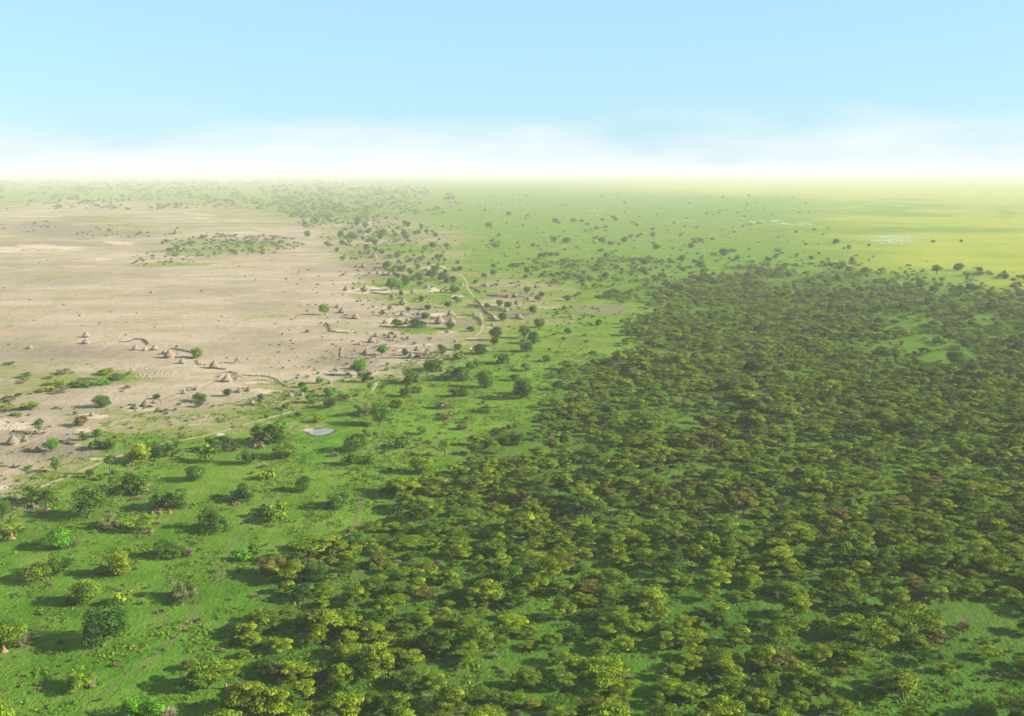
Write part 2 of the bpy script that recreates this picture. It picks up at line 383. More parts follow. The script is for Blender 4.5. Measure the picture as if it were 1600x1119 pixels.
    sn = mathn(t, 'ADD', sand, mathn(t, 'MULTIPLY', mathn(t, 'SUBTRACT', mathn(t, 'ADD', n_cl, mathn(t, 'MULTIPLY', n_str, .7)), .86), 2.2))
    col = mixc(t, mathn(t, 'MULTIPLY', sstep(t, sn, .45, .85), mathn(t, 'GREATER_THAN', sand, .03)), col, (0.66, 0.53, 0.39))
    mn = mathn(t, 'ADD', mathn(t, 'MULTIPLY', marsh, .6), mathn(t, 'MULTIPLY', mathn(t, 'SUBTRACT', noise(t, P, 0.06, 6, .85), .5), 3.0))
    mf = mathn(t, 'MULTIPLY', sstep(t, mn, .5, .75), mathn(t, 'GREATER_THAN', marsh, .05))
    p = N(t, 'ShaderNodeBsdfPrincipled'); t.links.new(mathn(t, 'MULTIPLY', mf, .5), p.inputs['Specular IOR Level'])
    col = mixc(t, mf, col, (0.34, 0.41, 0.28)); col = mixc(t, 1.0, col, (.46, .46, .46), 'MULTIPLY'); t.links.new(col, p.inputs['Base Color'])
    t.links.new(mathn(t, 'MULTIPLY_ADD', mf, -.6, .92), p.inputs['Roughness'])
    b = N(t, 'ShaderNodeBump'); b.inputs['Strength'].default_value = .8; b.inputs['Distance'].default_value = 0.6
    t.links.new(mathn(t, 'ADD', n_ti, mathn(t, 'MULTIPLY', n_sm, 2.0)), b.inputs['Height']); t.links.new(b.outputs[0], p.inputs['Normal'])
    t.links.new(p.outputs[0], out.inputs[0])
    o.data.materials.append(m)
    return tag(o, 'flat savanna plain, green to the right and pale bare clay to the left', None, None, 'structure')
ground()

# ------------------------------------------------------------------ paths and waterhole
def ribbon(name, pts, width, mat, z=0.03, seed=0, label=None, gaps=0.0):
    P = np.array([G(*p) for p in pts]); rng = np.random.default_rng(seed)
    seg = np.r_[0, np.cumsum(np.linalg.norm(np.diff(P, axis=0), axis=1))]
    s = np.arange(0, seg[-1], 2.0); X = np.interp(s, seg, P[:, 0]); Y = np.interp(s, seg, P[:, 1])
    k = 5; ker = np.ones(2 * k + 1) / (2 * k + 1)
    X = np.convolve(np.pad(X, k, mode='edge'), ker, 'valid'); Y = np.convolve(np.pad(Y, k, mode='edge'), ker, 'valid')
    D = np.stack([np.gradient(X), np.gradient(Y)], 1); D /= np.linalg.norm(D, axis=1)[:, None] + 1e-9
    Nn = np.stack([-D[:, 1], D[:, 0]], 1)
    wl = width * (.35 + .45 * vnoise(s, s * 0, 9, seed) + .1 * rng.random(len(s))); wr = width * (.35 + .45 * vnoise(s, s * 0, 7, seed + 9))
    tp = np.clip(np.minimum(s, s[-1] - s) / 12, .02, 1)
    if gaps: tp = tp * np.clip((vnoise(s, s * 0, 22, seed + 4) - gaps) * 6, .05, 1)
    wl = wl * tp; wr = wr * tp
    L = np.stack([X, Y], 1) + Nn * wl[:, None]; Q = np.stack([X, Y], 1) - Nn * wr[:, None]
    V = np.zeros((len(s) * 2, 3)); V[0::2, :2] = L; V[1::2, :2] = Q; V[:, 2] = z
    i = np.arange(len(s) - 1)
    mb = MB(); mb.add(V, np.stack([2 * i, 2 * i + 1, 2 * i + 3, 2 * i + 2], -1))
    o = mb.build(name, mat); return tag(o, label, None, None, 'structure')
M_path = simple('path_dust', (0.37, 0.31, 0.19), (0.47, 0.38, 0.25), 0.12)
M_rut = simple('worn_rut', (0.155, 0.165, 0.055), (0.215, 0.195, 0.09), 0.1)
ribbon('dirt_road', [(-60,806),(0,782),(60,762),(100,748),(140,730),(205,706),(265,691),(330,680),(380,664),(420,653),(455,644),(500,630),(522,622)], 1.9, M_path, seed=1, label='pale dirt road running from the left edge towards the village', gaps=.2)
ribbon('dirt_path', [(520,624),(545,624),(570,620),(586,607),(588,596),(602,588),(625,584),(638,574),(662,564),(684,558),(705,548),(727,537),(742,527),(754,516),(754,505),(750,484),(741,464),(731,451),(729,441),(725,434),(714,428),(704,424)], 1.9, M_path, 0.045, seed=2, label='sandy path winding up through the village', gaps=.12)
ribbon('dirt_path', [(-20,712),(40,694),(62,684),(92,672)], 2.2, M_path, 0.045, seed=3, label='sandy path beside the two huts at the left edge')
ribbon('dirt_path', [(195,648),(232,636),(275,620),(308,610),(322,604),(334,596),(345,592)], 2.2, M_path, 0.045, seed=4, label='sandy path past the huts with thatched fence on the bare plain')
ribbon('dirt_path', [(238,638),(270,639),(330,640)], 1.8, M_path, 0.06, seed=5, label='short sandy side path below the two grey huts')
ribbon('dirt_path', [(571,374),(574,362),(577,350),(580,342)], 6, M_path, 0.045, seed=6, label='straight pale path in the farthest village')
tr = [(96,1135),(150,1090),(192,1061),(224,1039),(257,1007),(289,978),(308,949),(334,917),(346,888),(358,860),(370,842),(383,818),(398,798),(428,775),(440,745)]
ribbon('wheel_rut', tr, .5, M_rut, 0.03, seed=7, label='left rut of the wheel track across the near grass', gaps=.2)
ribbon('wheel_rut', [(x + 6, y + 1.5) for x, y in tr], .5, M_rut, 0.03, seed=8, label='right rut of the wheel track across the near grass', gaps=.2)
ribbon('dirt_path', [(553,840),(556,810),(565,780),(570,760)], 1.6, M_rut, 0.03, seed=9, label='faint yellowish path in the grass left of the woodland edge', gaps=.2)
ribbon('dirt_path', [(640,642),(665,652),(700,650),(722,668),(742,690)], 1.6, M_rut, 0.03, seed=10, label='faint curved path in the grass right of the waterhole', gaps=.2)

def blob(name, pts, z, mat, label=None, jit=0.06, sub=6, kind='structure', seed=0):
    P = np.array([G(*p) for p in pts]); n = len(P)
    Q = []
    for i in range(n):
        p0, p1, p2, p3 = P[i - 1], P[i], P[(i + 1) % n], P[(i + 2) % n]
        for k in range(sub):
            t = k / sub
            Q.append(.5 * ((2 * p1) + (-p0 + p2) * t + (2 * p0 - 5 * p1 + 4 * p2 - p3) * t * t + (-p0 + 3 * p1 - 3 * p2 + p3) * t ** 3))
    Q = np.array(Q); c = Q.mean(0); rng = np.random.default_rng(seed)
    Q = c + (Q - c) * (1 + jit * (rng.random((len(Q), 1)) - .5))
    V = np.zeros((len(Q) + 1, 3)); V[:-1, :2] = Q; V[-1, :2] = c; V[:, 2] = z
    k = np.arange(len(Q)); mb = MB(); mb.add(V, np.stack([np.full(len(Q), len(Q)), k, (k + 1) % len(Q)], -1)[:, ::-1])
    o = mb.build(name, mat)
    return tag(o, label, None, None, kind)
M_wet = simple('wet_mud', (0.105, 0.085, 0.060), (0.15, 0.125, 0.09), 0.4)
M_silt = simple('dry_silt', (0.50, 0.41, 0.31), (0.58, 0.48, 0.37), 0.3)
mw, t, out = material('murky_water')
p = N(t, 'ShaderNodeBsdfPrincipled'); geo = N(t, 'ShaderNodeNewGeometry')
t.links.new(mixc(t, sstep(t, noise(t, geo.outputs['Position'], .15, 3), .4, .65), (0.13, 0.13, 0.115), (0.18, 0.175, 0.15)), p.inputs['Base Color'])
p.inputs['Roughness'].default_value = .3; p.inputs['IOR'].default_value = 1.33
b = N(t, 'ShaderNodeBump'); b.inputs['Strength'].default_value = .1; b.inputs['Distance'].default_value = .05
t.links.new(noise(t, geo.outputs['Position'], 1.2, 2), b.inputs['Height']); t.links.new(b.outputs[0], p.inputs['Normal'])
t.links.new(p.outputs[0], out.inputs[0])
blob('waterhole_bank', [(475,674),(480,671),(490,669.6),(503,668.6),(516,669),(526,671.5),(524,675.5),(514,679.5),(501,682),(488,681.6),(479,678.5)][::-1], .03, M_wet, 'dark wet mud rim of the small waterhole')
blob('waterhole_silt', [(474,672),(480,669.6),(491,669.8),(488,672),(483,674.6),(477,674.6)][::-1], .05, M_silt, 'pale dry silt at the left end of the waterhole')
blob('waterhole', [(482,675.6),(487,672.6),(496,670.8),(508,669.8),(518,670.4),(522,672.4),(518,675.8),(509,678.6),(498,680.4),(487,679.2)][::-1], .07, mw, 'small grey waterhole in the grass')

# ------------------------------------------------------------------ crowns and trunks
def leaf_cloud(mb, rng, pads, n, size, upper=0.75, inner=0.25, jitter=0.75):
    """n leaf sprays spread over pads (cx,cy,cz,rx,ry,rz,tone)"""
    pads = np.array(pads); A = pads[:, 3] * pads[:, 4] + pads[:, 5] * pads[:, 3]; A = A / A.sum()
    which = rng.choice(len(pads), n, p=A)
    d = rng.normal(size=(n, 3)); d /= np.linalg.norm(d, axis=1)[:, None]
    flip = (d[:, 2] < 0) & (rng.random(n) < upper); d[flip, 2] *= -1
    rr = np.where(rng.random(n) < inner, rng.random(n) ** .5, .88 + .24 * rng.random(n))
    p = pads[which]; c = p[:, :3] + d * p[:, 3:6] * rr[:, None]
    c[:, 2] = np.maximum(c[:, 2], .12)
    nn = d / p[:, 3:6]; nn /= np.linalg.norm(nn, axis=1)[:, None]
    nn = nn + jitter * rng.normal(size=(n, 3)) * .6; nn /= np.linalg.norm(nn, axis=1)[:, None]
    a = np.cross(nn, rng.normal(size=(n, 3))); a /= np.linalg.norm(a, axis=1)[:, None] + 1e-9; b = np.cross(nn, a)
    s = (size * (.55 + .9 * rng.random(n)))[:, None] * .5; e = (.6 + .5 * rng.random(n))[:, None]
    V = np.stack([c - a * s - b * s * e * .6, c + a * s * .7 - b * s * e, c + a * s + b * s * e * .6, c - a * s * .6 + b * s * e], 1)
    V += nn[:, None, :] * (rng.random((n, 4, 1)) - .5) * size * .35
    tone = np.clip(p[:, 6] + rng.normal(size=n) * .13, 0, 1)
    mb.add(V.reshape(-1, 3), np.arange(4 * n).reshape(-1, 4), np.repeat(tone, 4))

def trunk_mb(rng, H, R0, tips, base=(0, 0), fork=0.35):
    mb = MB(); bx, by = base
    lean = rng.normal(size=2) * .06 * H
    f = np.array([bx + lean[0], by + lean[1], H * fork])
    tube(mb, [(bx, by, -.3), (bx + lean[0] * .4, by + lean[1] * .4, H * fork * .5), f], [R0 * 1.35, R0, R0 * .8], 7)
    for tp in tips:
        tp = np.array(tp, float); mid = f * .5 + tp * .5 + np.array([*(rng.normal(size=2) * .3), -.08 * H])
        tube(mb, [f, mid, tp], [R0 * .55, R0 * .32, R0 * .12], 5)
    return mb
def acacia_parts(seed, wide=1.0, n=1500, layers=1.0):
    rng = np.random.default_rng(seed); Rc = 4.6 * wide; H = 4.4
    pads = []; k = int(20 * wide)
    ang0 = rng.random() * 6.28; lop = rng.random() * .35
    for i in range(k):
        r = Rc * math.sqrt((i + .5) / k) * (.8 + .3 * rng.random()) * .86; a = i * 2.4 + ang0 + rng.normal() * .3
        z = H - 1.5 * (r / Rc) ** 2 + rng.normal() * .55 * layers
        q = 1 + lop * math.cos(a)
        pr = (.95 + .75 * rng.random()) * wide ** .5
        pads.append((r * q * math.cos(a), r * math.sin(a), z, pr * 1.15, pr, .34 + .28 * rng.random(), rng.random()))
    for i in range(6):                                    # lower tiers
        a = rng.random() * 6.28; r = Rc * (.35 + .5 * rng.random())
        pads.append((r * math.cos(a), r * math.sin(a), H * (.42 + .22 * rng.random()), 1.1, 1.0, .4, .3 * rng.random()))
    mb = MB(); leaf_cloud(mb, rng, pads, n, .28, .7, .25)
    tips = [np.array(pads[i][:3]) - (0, 0, .2) for i in rng.choice(len(pads), 7, replace=False)]
    return mb, trunk_mb(rng, H, .22, tips, fork=.3), 2 * Rc
def round_parts(seed, n=4400, tall=1.0, skirt=.25):
    rng = np.random.default_rng(seed); Rc = 4.2; pads = []
    hz = Rc * .80 * tall; cz = Rc * skirt + hz
    for i in range(26):
        d = rng.normal(size=3); d /= np.linalg.norm(d)
        k = .55 + .25 * rng.random(); pr = 1.1 + .8 * rng.random()
        z = cz + d[2] * hz * k
        pads.append((d[0] * Rc * k, d[1] * Rc * k, z, pr, pr, pr * (.75 + .2 * rng.random()) * min(tall, 1.3), rng.random()))
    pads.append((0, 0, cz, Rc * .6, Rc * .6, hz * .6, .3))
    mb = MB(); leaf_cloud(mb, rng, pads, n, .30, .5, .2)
    tips = [np.array(pads[i][:3]) * (.8, .8, 1) for i in range(6)]
    return mb, trunk_mb(rng, cz + .5, .34, tips, fork=.3), 2 * Rc
def thicket_parts(seed, n=5400):
    rng = np.random.default_rng(seed); pads = []; heads = []
    m = 3 + seed % 2
    for i in range(m):
        a = i * 6.28 / m + rng.random(); r = 1.7 + 1.3 * rng.random(); h = (1.6 + 2.2 * rng.random()) if i else 3.9
        heads.append((r * math.cos(a), r * math.sin(a) * .8, h))
        for j in range(9):
            d = rng.normal(size=3); d /= np.linalg.norm(d); pr = .8 + .6 * rng.random()
            pads.append((heads[-1][0] + d[0] * 1.8, heads[-1][1] + d[1] * 1.6, max(.7, h + d[2] * 1.3), pr * 1.15, pr, pr * .7, rng.random()))
    for j in range(9):
        a = rng.random() * 6.28; r = 2.0 + 1.6 * rng.random()
        pads.append((r * math.cos(a), r * math.sin(a), .8 + .5 * rng.random(), 1.1, 1.1, .8, .2 + .5 * rng.random()))
    mb = MB(); leaf_cloud(mb, rng, pads, n, .28, .6, .2)
    ub = MB(); up = [(3.2 * math.cos(a), -2.6 + .5 * math.sin(a * 3), .55, 1.0, .8, .6, rng.random()) for a in np.linspace(-1.2, 1.6, 5)]
    leaf_cloud(ub, rng, up, 220, .42, .6, .2)
    tips = [(h[0], h[1], h[2]) for h in heads]
    return mb, trunk_mb(rng, 4.5, .3, tips, fork=.2), ub, 8.4
def bush_parts(seed, n=420, flat=.7):
    rng = np.random.default_rng(seed); pads = []
    for i in range(9):
        a = rng.random() * 6.28; r = 1.1 * rng.random() ** .5; pr = .55 + .35 * rng.random()
        pads.append((r * math.cos(a), r * math.sin(a), .55 + .9 * rng.random() * flat, pr, pr, pr * .75, rng.random()))
    mb = MB(); leaf_cloud(mb, rng, pads, n, .28, .6, .2)
    sb = MB()
    for i in range(5):
        a = i * 1.26; tube(sb, [(0, 0, -.1), (.5 * math.cos(a), .5 * math.sin(a), .6), (.9 * math.cos(a), .9 * math.sin(a), 1.2)], [.07, .05, .02], 4)
    return mb, sb, 3.4
def bare_parts(seed):
    """leafless shrub: a dome of grey-brown twigs"""
    rng = np.random.default_rng(seed); tb = MB(); sb = MB()
    for i in range(170):
        a = rng.random() * 6.28; e = .25 + 1.2 * rng.random() ** .7; L = 1.7 + .7 * rng.random()
        d = np.array([math.cos(a) * math.cos(e), math.sin(a) * math.cos(e), math.sin(e) * .95])
        b0 = d * L * (.25 + .3 * rng.random()); b1 = d * L + rng.normal(size=3) * .25
        b1[2] = max(b1[2], .1); b0[2] = max(b0[2], .05)
        tube(tb, [b0, (b0 + b1) / 2 + rng.normal(size=3) * .12, b1], [.055, .05, .03], 3)
    for i in range(7):
        a = i * .9; tube(sb, [(0, 0, -.1), (.5 * math.cos(a), .5 * math.sin(a), .7), (1.1 * math.cos(a), 1.1 * math.sin(a), 1.4)], [.1, .07, .04], 4)
    return tb, sb, 3.8
def palm_parts(seed):
    rng = np.random.default_rng(seed); H = 6.5; mb = MB()
    for i in range(26):
        a = rng.random() * 6.28; e = rng.random() * 1.7 - .5; L = 1.7 + .5 * rng.random()
        pts = []
        for k in range(4):
            u = k / 3; pts.append(np.array([math.cos(a) * L * u * math.cos(e), math.sin(a) * L * u * math.cos(e), H + L * u * math.sin(e) - .7 * u * u]))
        s = np.array([-math.sin(a), math.cos(a), 0]); wd = [.05, .30, .38, .08]
        V = [];
        for q, ww in zip(pts, wd): V += [q - s * ww, q + s * ww]
        mb.add(V, [[2 * k, 2 * k + 1, 2 * k + 3, 2 * k + 2] for k in range(3)], rng.random())
    tb = MB(); tube(tb, [(0, 0, -.3), (.1, 0, 2), (.15, .1, 4.3), (.1, .1, H)], [.28, .2, .17, .14], 7)
    return mb, tb, 4.0
def herb_parts(seed):
    rng = np.random.default_rng(seed); mb = MB()
    pads = [(rng.normal() * .35, rng.normal() * .35, .18, .35, .35, .22, rng.random()) for i in range(5)]
    leaf_cloud(mb, rng, pads, 46, .26, .9, .2)
    return mb

# one prototype of each kind, with its parts; the prototypes themselves become the first tree placed
PROTO = {}
def make_proto(key, name, cat, crown, trunk, D, leafmat=None, crown_name='crown', trunk_name='trunk', extra=None):
    r = empty(name); tag(r, 'x', cat)
    c = crown.build(crown_name, leafmat or M_leaf, r); k = trunk.build(trunk_name, M_bark, r)
    own(r, k, c)
    if extra:
        for nm, mb, mt in extra: own(r, mb.build(nm, mt, r))
    PROTO.setdefault(key, []).append(dict(root=r, crown=c, trunk=k, D=D, used=False, cat=cat, name=name))
for i in range(9):
    a, b, D = acacia_parts(100 + i, (1.0, .8, 1.15, .9, 1.25, .7, 1.0, 1.1, .85)[i], 4600, (1, .8, 1.2)[i % 3]); make_proto('acacia', 'acacia_tree', 'tree', a, b, D)
for i in range(6):
    a, b, D = round_parts(200 + i, 4400, (1.0, .9, 1.1, 1.25, .85, 1.0)[i], (.06, .02, .1, .16, .0, .05)[i]); make_proto('round', 'broadleaf_tree', 'tree', a, b, D)
for i in range(6):
    a, b, u, D = thicket_parts(300 + i); make_proto('thicket', 'thicket_tree', 'tree', a, b, D, extra=[('undergrowth', u, M_twig)])
for i in range(2):
    a, b, D = round_parts(230 + i, 4400, 1.75, .4); make_proto('tall', 'broadleaf_tree', 'tree', a, b, D)
for i in range(4):
    a, b, D = bush_parts(400 + i, flat=(.7, 1, .5, 1.2)[i]); make_proto('bush', 'leafy_bush', 'bush', a, b, D, None, 'foliage', 'stem')
for i in range(2):
    a, b, D = bare_parts(500 + i); make_proto('bare', 'bare_bush', 'bush', a, b, D, M_twig, 'twigs', 'stem')
a, b, D = palm_parts(600); make_proto('palm', 'palm_tree', 'palm', a, b, D, M_palm)

prng = np.random.default_rng(7)
PLACED = []       # (x, y, radius)
ALL = []          # every individual plant: dict
def plant(key, x, y, width, colour, rz=None, var=None, zs=None, hand=False, **k):
    L = PROTO[key]; p = L[prng.integers(len(L)) if var is None else var % len(L)]
    if p['used']: r = copy_tree(p['root'])
    else: r = p['root']; p['used'] = True
    s = width / p['D']; q = (zs or 1.0) * s
    r.location = (x, y, 0); r.rotation_euler = (0, 0, prng.random() * 6.28 if rz is None else rz)
    r.scale = (s * (.94 + .12 * prng.random()), s * (.94 + .12 * prng.random()), q * (.92 + .16 * prng.random()))
    c = np.array(PAL[colour]) * (.88 + .24 * prng.random())
    if hand and colour == 'yellow-green': c = c * np.array((.66, .80, 1.1))
    for ch in KIDS[r.name]:
        if ch.name.split('.')[0] in ('crown', 'foliage'): ch.color = (*c, 1)
    ALL.append(dict(o=r, key=key, x=x, y=y, w=width, colour=colour, hand=hand, **k))
    PLACED.append((x, y, width * .5)); return r

# ---- trees read off the photo: crown centre x, base y, crown width (photo px), kind, colour
g, d, m_, y_, l_ = 'bright green', 'dark green', 'mid green', 'yellow-green', 'lime green'
o_, gg, du, br = 'olive green', 'grey-green', 'dull green', 'brown'
HAND = [
 # foreground grassland, bottom left
 (61,789,46,'thicket',m_),(138,812,52,'round',m_),(173,826,34,'thicket',gg),(266,799,54,'thicket',m_),(221,832,42,'thicket',y_),(6,812,34,'round',m_),(14,842,44,'thicket',du),
 (90,860,44,'round',g),(112,857,24,'bare',br),(334,832,54,'thicket',m_),(58,911,44,'round',du),(94,899,44,'round',m_),(160,899,26,'bush',y_),(185,902,46,'round',o_),(266,872,46,'thicket',m_),(293,870,22,'bare',br),
 (131,947,50,'round',y_),(104,946,22,'bush',g),(193,946,34,'bush',o_),(285,938,46,'thicket',gg),(163,1012,74,'round',d),(145,1016,34,'bush',g),(14,1012,54,'round',y_),(38,1010,26,'bare',br),(127,1078,46,'thicket',y_),
 (4,1128,50,'round',l_),(226,1124,56,'thicket',g),(264,1126,32,'bare',br),(325,1080,62,'acacia',y_),(378,878,32,'bush',g),(398,868,24,'bush',m_),(348,1020,12,'bare',br),(384,999,40,'thicket',o_),(296,1048,26,'acacia','rusty'),
 (475,770,30,'round',m_),(429,815,50,'bush',y_),(418,800,24,'bush',d),(528,794,38,'thicket',m_),(612,771,34,'thicket',du),(615,804,28,'bush',d),(525,853,32,'round',d),(546,850,26,'bare',br),(493,911,42,'round',d),(450,912,50,'acacia',o_),
 (556,855,34,'thicket',m_),(380,785,44,'thicket',m_),(418,751,32,'bush',o_),
 # middle left
 (203,774,58,'thicket',m_),(305,753,34,'round',m_),(390,727,30,'round',m_),(330,722,40,'bush',y_),(342,706,38,'thicket',m_),(362,699,20,'bare',br),(422,697,56,'thicket',m_),(447,717,42,'round',du),(365,706,14,'bare',br),
 (215,725,44,'thicket',o_),(243,717,28,'round',d),(268,712,32,'thicket',m_),(170,703,26,'round',m_),(150,704,28,'bush',d),(81,707,25,'round',g),(87,739,15,'tall',m_),(172,744,18,'palm',m_),(180,742,14,'bush',m_),(140,748,14,'round',d),(156,752,16,'bush',m_),
 (131,689,14,'round',d),(153,684,18,'round',g),(62,677,15,'tall',m_),(127,667,21,'round',br),(160,638,27,'round',m_),(245,624,12,'round',d),(355,620,15,'round',d),(311,629,22,'thicket',m_),(310,637,13,'bush',d),(308,560,20,'round',l_),(303,561,12,'bush',g),
 (277,555,8,'palm',du),(407,635,12,'tall',d),(472,606,13,'round',d),(476,614,14,'round',g),(499,600,13,'round',g),(515,620,18,'round',g),(514,639,23,'round',d),(537,627,18,'bush',d),(485,631,20,'bush',m_),(441,655,9,'palm',d),(447,640,16,'bush',m_),
 (496,661,19,'round',o_),(466,652,12,'bush',d),(577,610,8,'tall',m_),(600,606,12,'bush',m_),(560,588,26,'round',g),(562,578,20,'round',l_),(568,598,24,'bush',d),(580,594,12,'bush',d),(597,556,19,'round',g),(632,556,13,'round',d),(611,525,10,'round',d),(480,520,8,'round',l_),
 (643,600,34,'thicket',m_),(634,621,22,'round',m_),(652,615,22,'round',o_),(620,638,24,'round',o_),(567,651,30,'thicket',gg),(592,667,36,'round',m_),(572,681,14,'bush',m_),(586,681,9,'bush',d),(655,680,20,'bush',du),(687,640,26,'bush',gg),(700,639,12,'bush',gg),
 (555,708,40,'round',m_),(547,728,28,'bush',m_),(573,726,34,'bush',y_),(630,702,34,'bush',m_),(694,714,18,'tall',l_),(658,741,36,'round',o_),(756,645,20,'thicket',m_),(707,622,22,'bush',d),(724,620,20,'round',m_),(715,596,38,'thicket',m_),(760,607,30,'round',m_),
 (677,581,30,'thicket',m_),(690,561,15,'tall',m_),(716,548,16,'round',y_),(751,555,26,'round',d),(775,533,22,'round',d),(772,541,15,'round',d),(784,570,30,'bush',d),(740,577,24,'bush',m_),(735,519,13,'round',d),(704,515,13,'round',m_),(717,563,24,'bush',m_),(697,657,20,'bush',br),(725,672,22,'bush',gg),
 (842,513,19,'round',m_),(887,522,13,'round',d),(819,530,21,'round',m_),(835,539,24,'round',d),(822,551,24,'round',m_),(935,510,12,'round',m_),(1000,530,14,'round',d),(916,536,9,'bush',m_),(855,566,16,'round',du),(822,581,18,'bush',gg),(813,625,36,'round',d),
 (822,618,26,'round',m_),(805,596,16,'round',m_),(925,555,12,'bush',d),(881,533,10,'bush',m_),(756,632,9,'bush',m_),(658,584,14,'bush',m_),(604,580,10,'bush',m_),
 # village
 (710,459,18,'round',m_),(621,512,19,'round',m_),(648,513,20,'round',d),(661,511,14,'round',m_),(664,499,17,'round',m_),(669,485,13,'round',d),(638,487,10,'round',m_),(609,485,9,'round',l_),(597,493,11,'round',m_),(700,482,12,'round',d),(714,474,16,'bush',m_),(734,480,9,'bush',m_),
 (743,482,12,'bush',d),(761,481,10,'round',d),(780,479,13,'round',m_),(792,484,12,'round',d),(785,502,17,'round',m_),(834,493,15,'round',m_),(823,459,11,'round',m_),(846,465,10,'round',d),(842,472,12,'round',br),(886,471,13,'round',d),(837,452,6,'round',d),(882,484,9,'round',m_),(704,514,13,'round',m_),
 (612,455,22,'round',g),(624,453,16,'round',g),(632,448,20,'round',g),(655,447,9,'round',m_),(654,437,14,'round',m_),(641,431,11,'round',m_),(629,425,12,'round',m_),(675,437,16,'round',d),(676,428,14,'round',m_),(693,437,17,'round',m_),(697,443,11,'round',d),(708,442,13,'round',d),(742,444,8,'round',m_),
 (757,436,10,'round',m_),(771,432,11,'round',m_),(821,435,9,'round',d),(824,427,11,'round',m_),(771,419,8,'round',m_),(807,418,6,'round',m_),(718,424,10,'round',d),(710,426,9,'round',m_),(606,419,15,'round',g),(614,430,8,'tall',m_),(657,408,11,'round',g),(641,409,8,'round',m_),(683,405,9,'round',m_),(715,413,8,'round',d),
 (653,420,9,'round',m_),(626,462,9,'round',d),(659,472,10,'round',d),(508,493,18,'round',y_),(480,371,12,'round',m_),(476,352,9,'round',m_),(537,408,11,'bush',m_),(573,390,10,'round',m_),(549,374,14,'round',m_),(541,374,10,'round',g),(556,374,12,'round',g),(597,371,14,'round',d),(634,375,14,'round',m_),(649,367,11,'round',m_),
 (632,352,9,'round',d),(658,361,7,'tall',m_),(681,371,9,'round',m_),(558,353,9,'round',d),(575,381,9,'round',m_),(512,386,13,'bush',m_),(527,394,9,'round',m_),(598,366,12,'round',d),(617,372,9,'round',m_),
 # plain right of the village and far right
 (1025,390,13,'round',d),(1007,414,14,'round',d),(1005,428,14,'round',m_),(947,438,13,'round',d),(1095,420,16,'round',m_),(1132,401,18,'round',m_),(1066,411,12,'round',m_),(910,448,7,'round',d),(846,405,14,'round',d),(865,378,11,'round',d),(885,381,15,'round',m_),(942,382,13,'round',m_),(947,403,12,'round',m_),
 (975,381,11,'round',d),(1020,372,9,'round',m_),(1080,388,12,'round',m_),(1152,407,10,'round',m_),(1272,361,6,'round',m_),(1170,307,5,'round',m_),(1305,382,11,'round',gg),(1327,390,9,'round',du),(1330,412,11,'round',gg),(1358,385,6,'round',d),(1391,292,3,'round',d),(1497,424,16,'round',m_),(1530,425,13,'bare',br),(1516,456,19,'round',d),
 (1458,380,7,'round',gg),(1502,380,6,'round',d),(1570,437,12,'round',d),(1583,440,9,'bare',br),(1267,406,10,'bare',br),(1285,412,9,'bush',d),(1244,365,5,'round',d),(1211,405,8,'round',gg),(1245,400,8,'bare',br),
 # dark and bright trees standing out in the woodland
 (1505,545,10,'tall',d),(1516,582,18,'round',d),(1493,572,30,'round',m_),(1490,1090,0,'bush',m_),(1028,610,14,'round',g),(808,697,30,'round',m_),(785,700,22,'round',d),(1430,940,26,'bare',br),(1205,685,14,'round',m_),(710,1050,12,'bare',br),(1280,1090,44,'acacia',du),(1505,985,26,'bare',br)]
HAND = [h for h in HAND if h[2] > 0]
for i, (px, py, wpx, key, colr) in enumerate(HAND):
    x, y = G(px, py - wpx * .06); plant(key, x, y, wpx * mpp(px, py) * 1.02, colr, hand=True, zs=.88 if key in ('round', 'thicket') else None)

# ---- the woodland: trees scattered by the density seen in the photo
CLEAR = [(880,775,45,10,.9),(1055,652,45,22,.6),(1000,735,30,10,.4),(700,890,60,16,.7),(760,1050,110,38,.85),(640,1080,40,20,.4),(1190,960,45,26,.8),(960,1050,80,24,.75),(1430,540,60,14,.7),(1450,535,50,14,.9),(1500,560,50,14,.9),(1400,515,45,10,.85),(1540,500,60,9,.8),
         (1420,500,60,10,.6),(1300,690,60,8,.4),(1240,1000,70,18,.6),(1520,960,80,26,.9),(1560,1000,90,50,.85),(1420,1080,190,42,.9),(1280,1060,50,20,.5),(860,965,50,24,.6),(660,960,30,20,.4),(780,900,50,14,.55),(560,940,20,30,.4),
         (840,700,60,22,.5),(900,690,60,20,.35),(780,740,40,12,.4),(1150,740,30,10,.3),(1480,660,40,8,.4),(1250,640,70,10,.35),(1230,470,30,6,.5),(1420,470,50,6,.5),(1330,445,40,5,.4),(1560,600,40,10,.3),(510,1000,24,16,.5),
         (470,1040,30,20,.5),(420,1060,40,24,.5),(1380,770,30,8,.2),(620,830,60,12,.4),(1330,1030,60,16,.4),(1100,900,40,10,.3)]
wr = np.random.default_rng(11)
step = 4.4
gx, gy = np.meshgrid(np.arange(-330, 1500, step), np.arange(150, 1350, step))
X = (gx + (wr.random(gx.shape) - .5) * step * 1.0).ravel(); Y = (gy + (wr.random(gx.shape) - .5) * step * 1.0).ravel()
px, py = PX(X, Y)
inside = inpoly(px + (vnoise(X, Y, 30, 21) - .5) * 80 + (vnoise(X, Y, 11, 23) - .5) * 40, py + (vnoise(X, Y, 25, 22) - .5) * 22, WOOD) & (Y > 165)
dens = .84 - .50 * np.clip((vnoise(X, Y, 38, 8) - .55) * 3, 0, 1) - .2 * np.clip((.35 - vnoise(X, Y, 16, 9)) * 3, 0, 1)
dens *= (1 - ell(px, py, CLEAR, .3)) * np.interp(py, [760, 900], [1, .85])
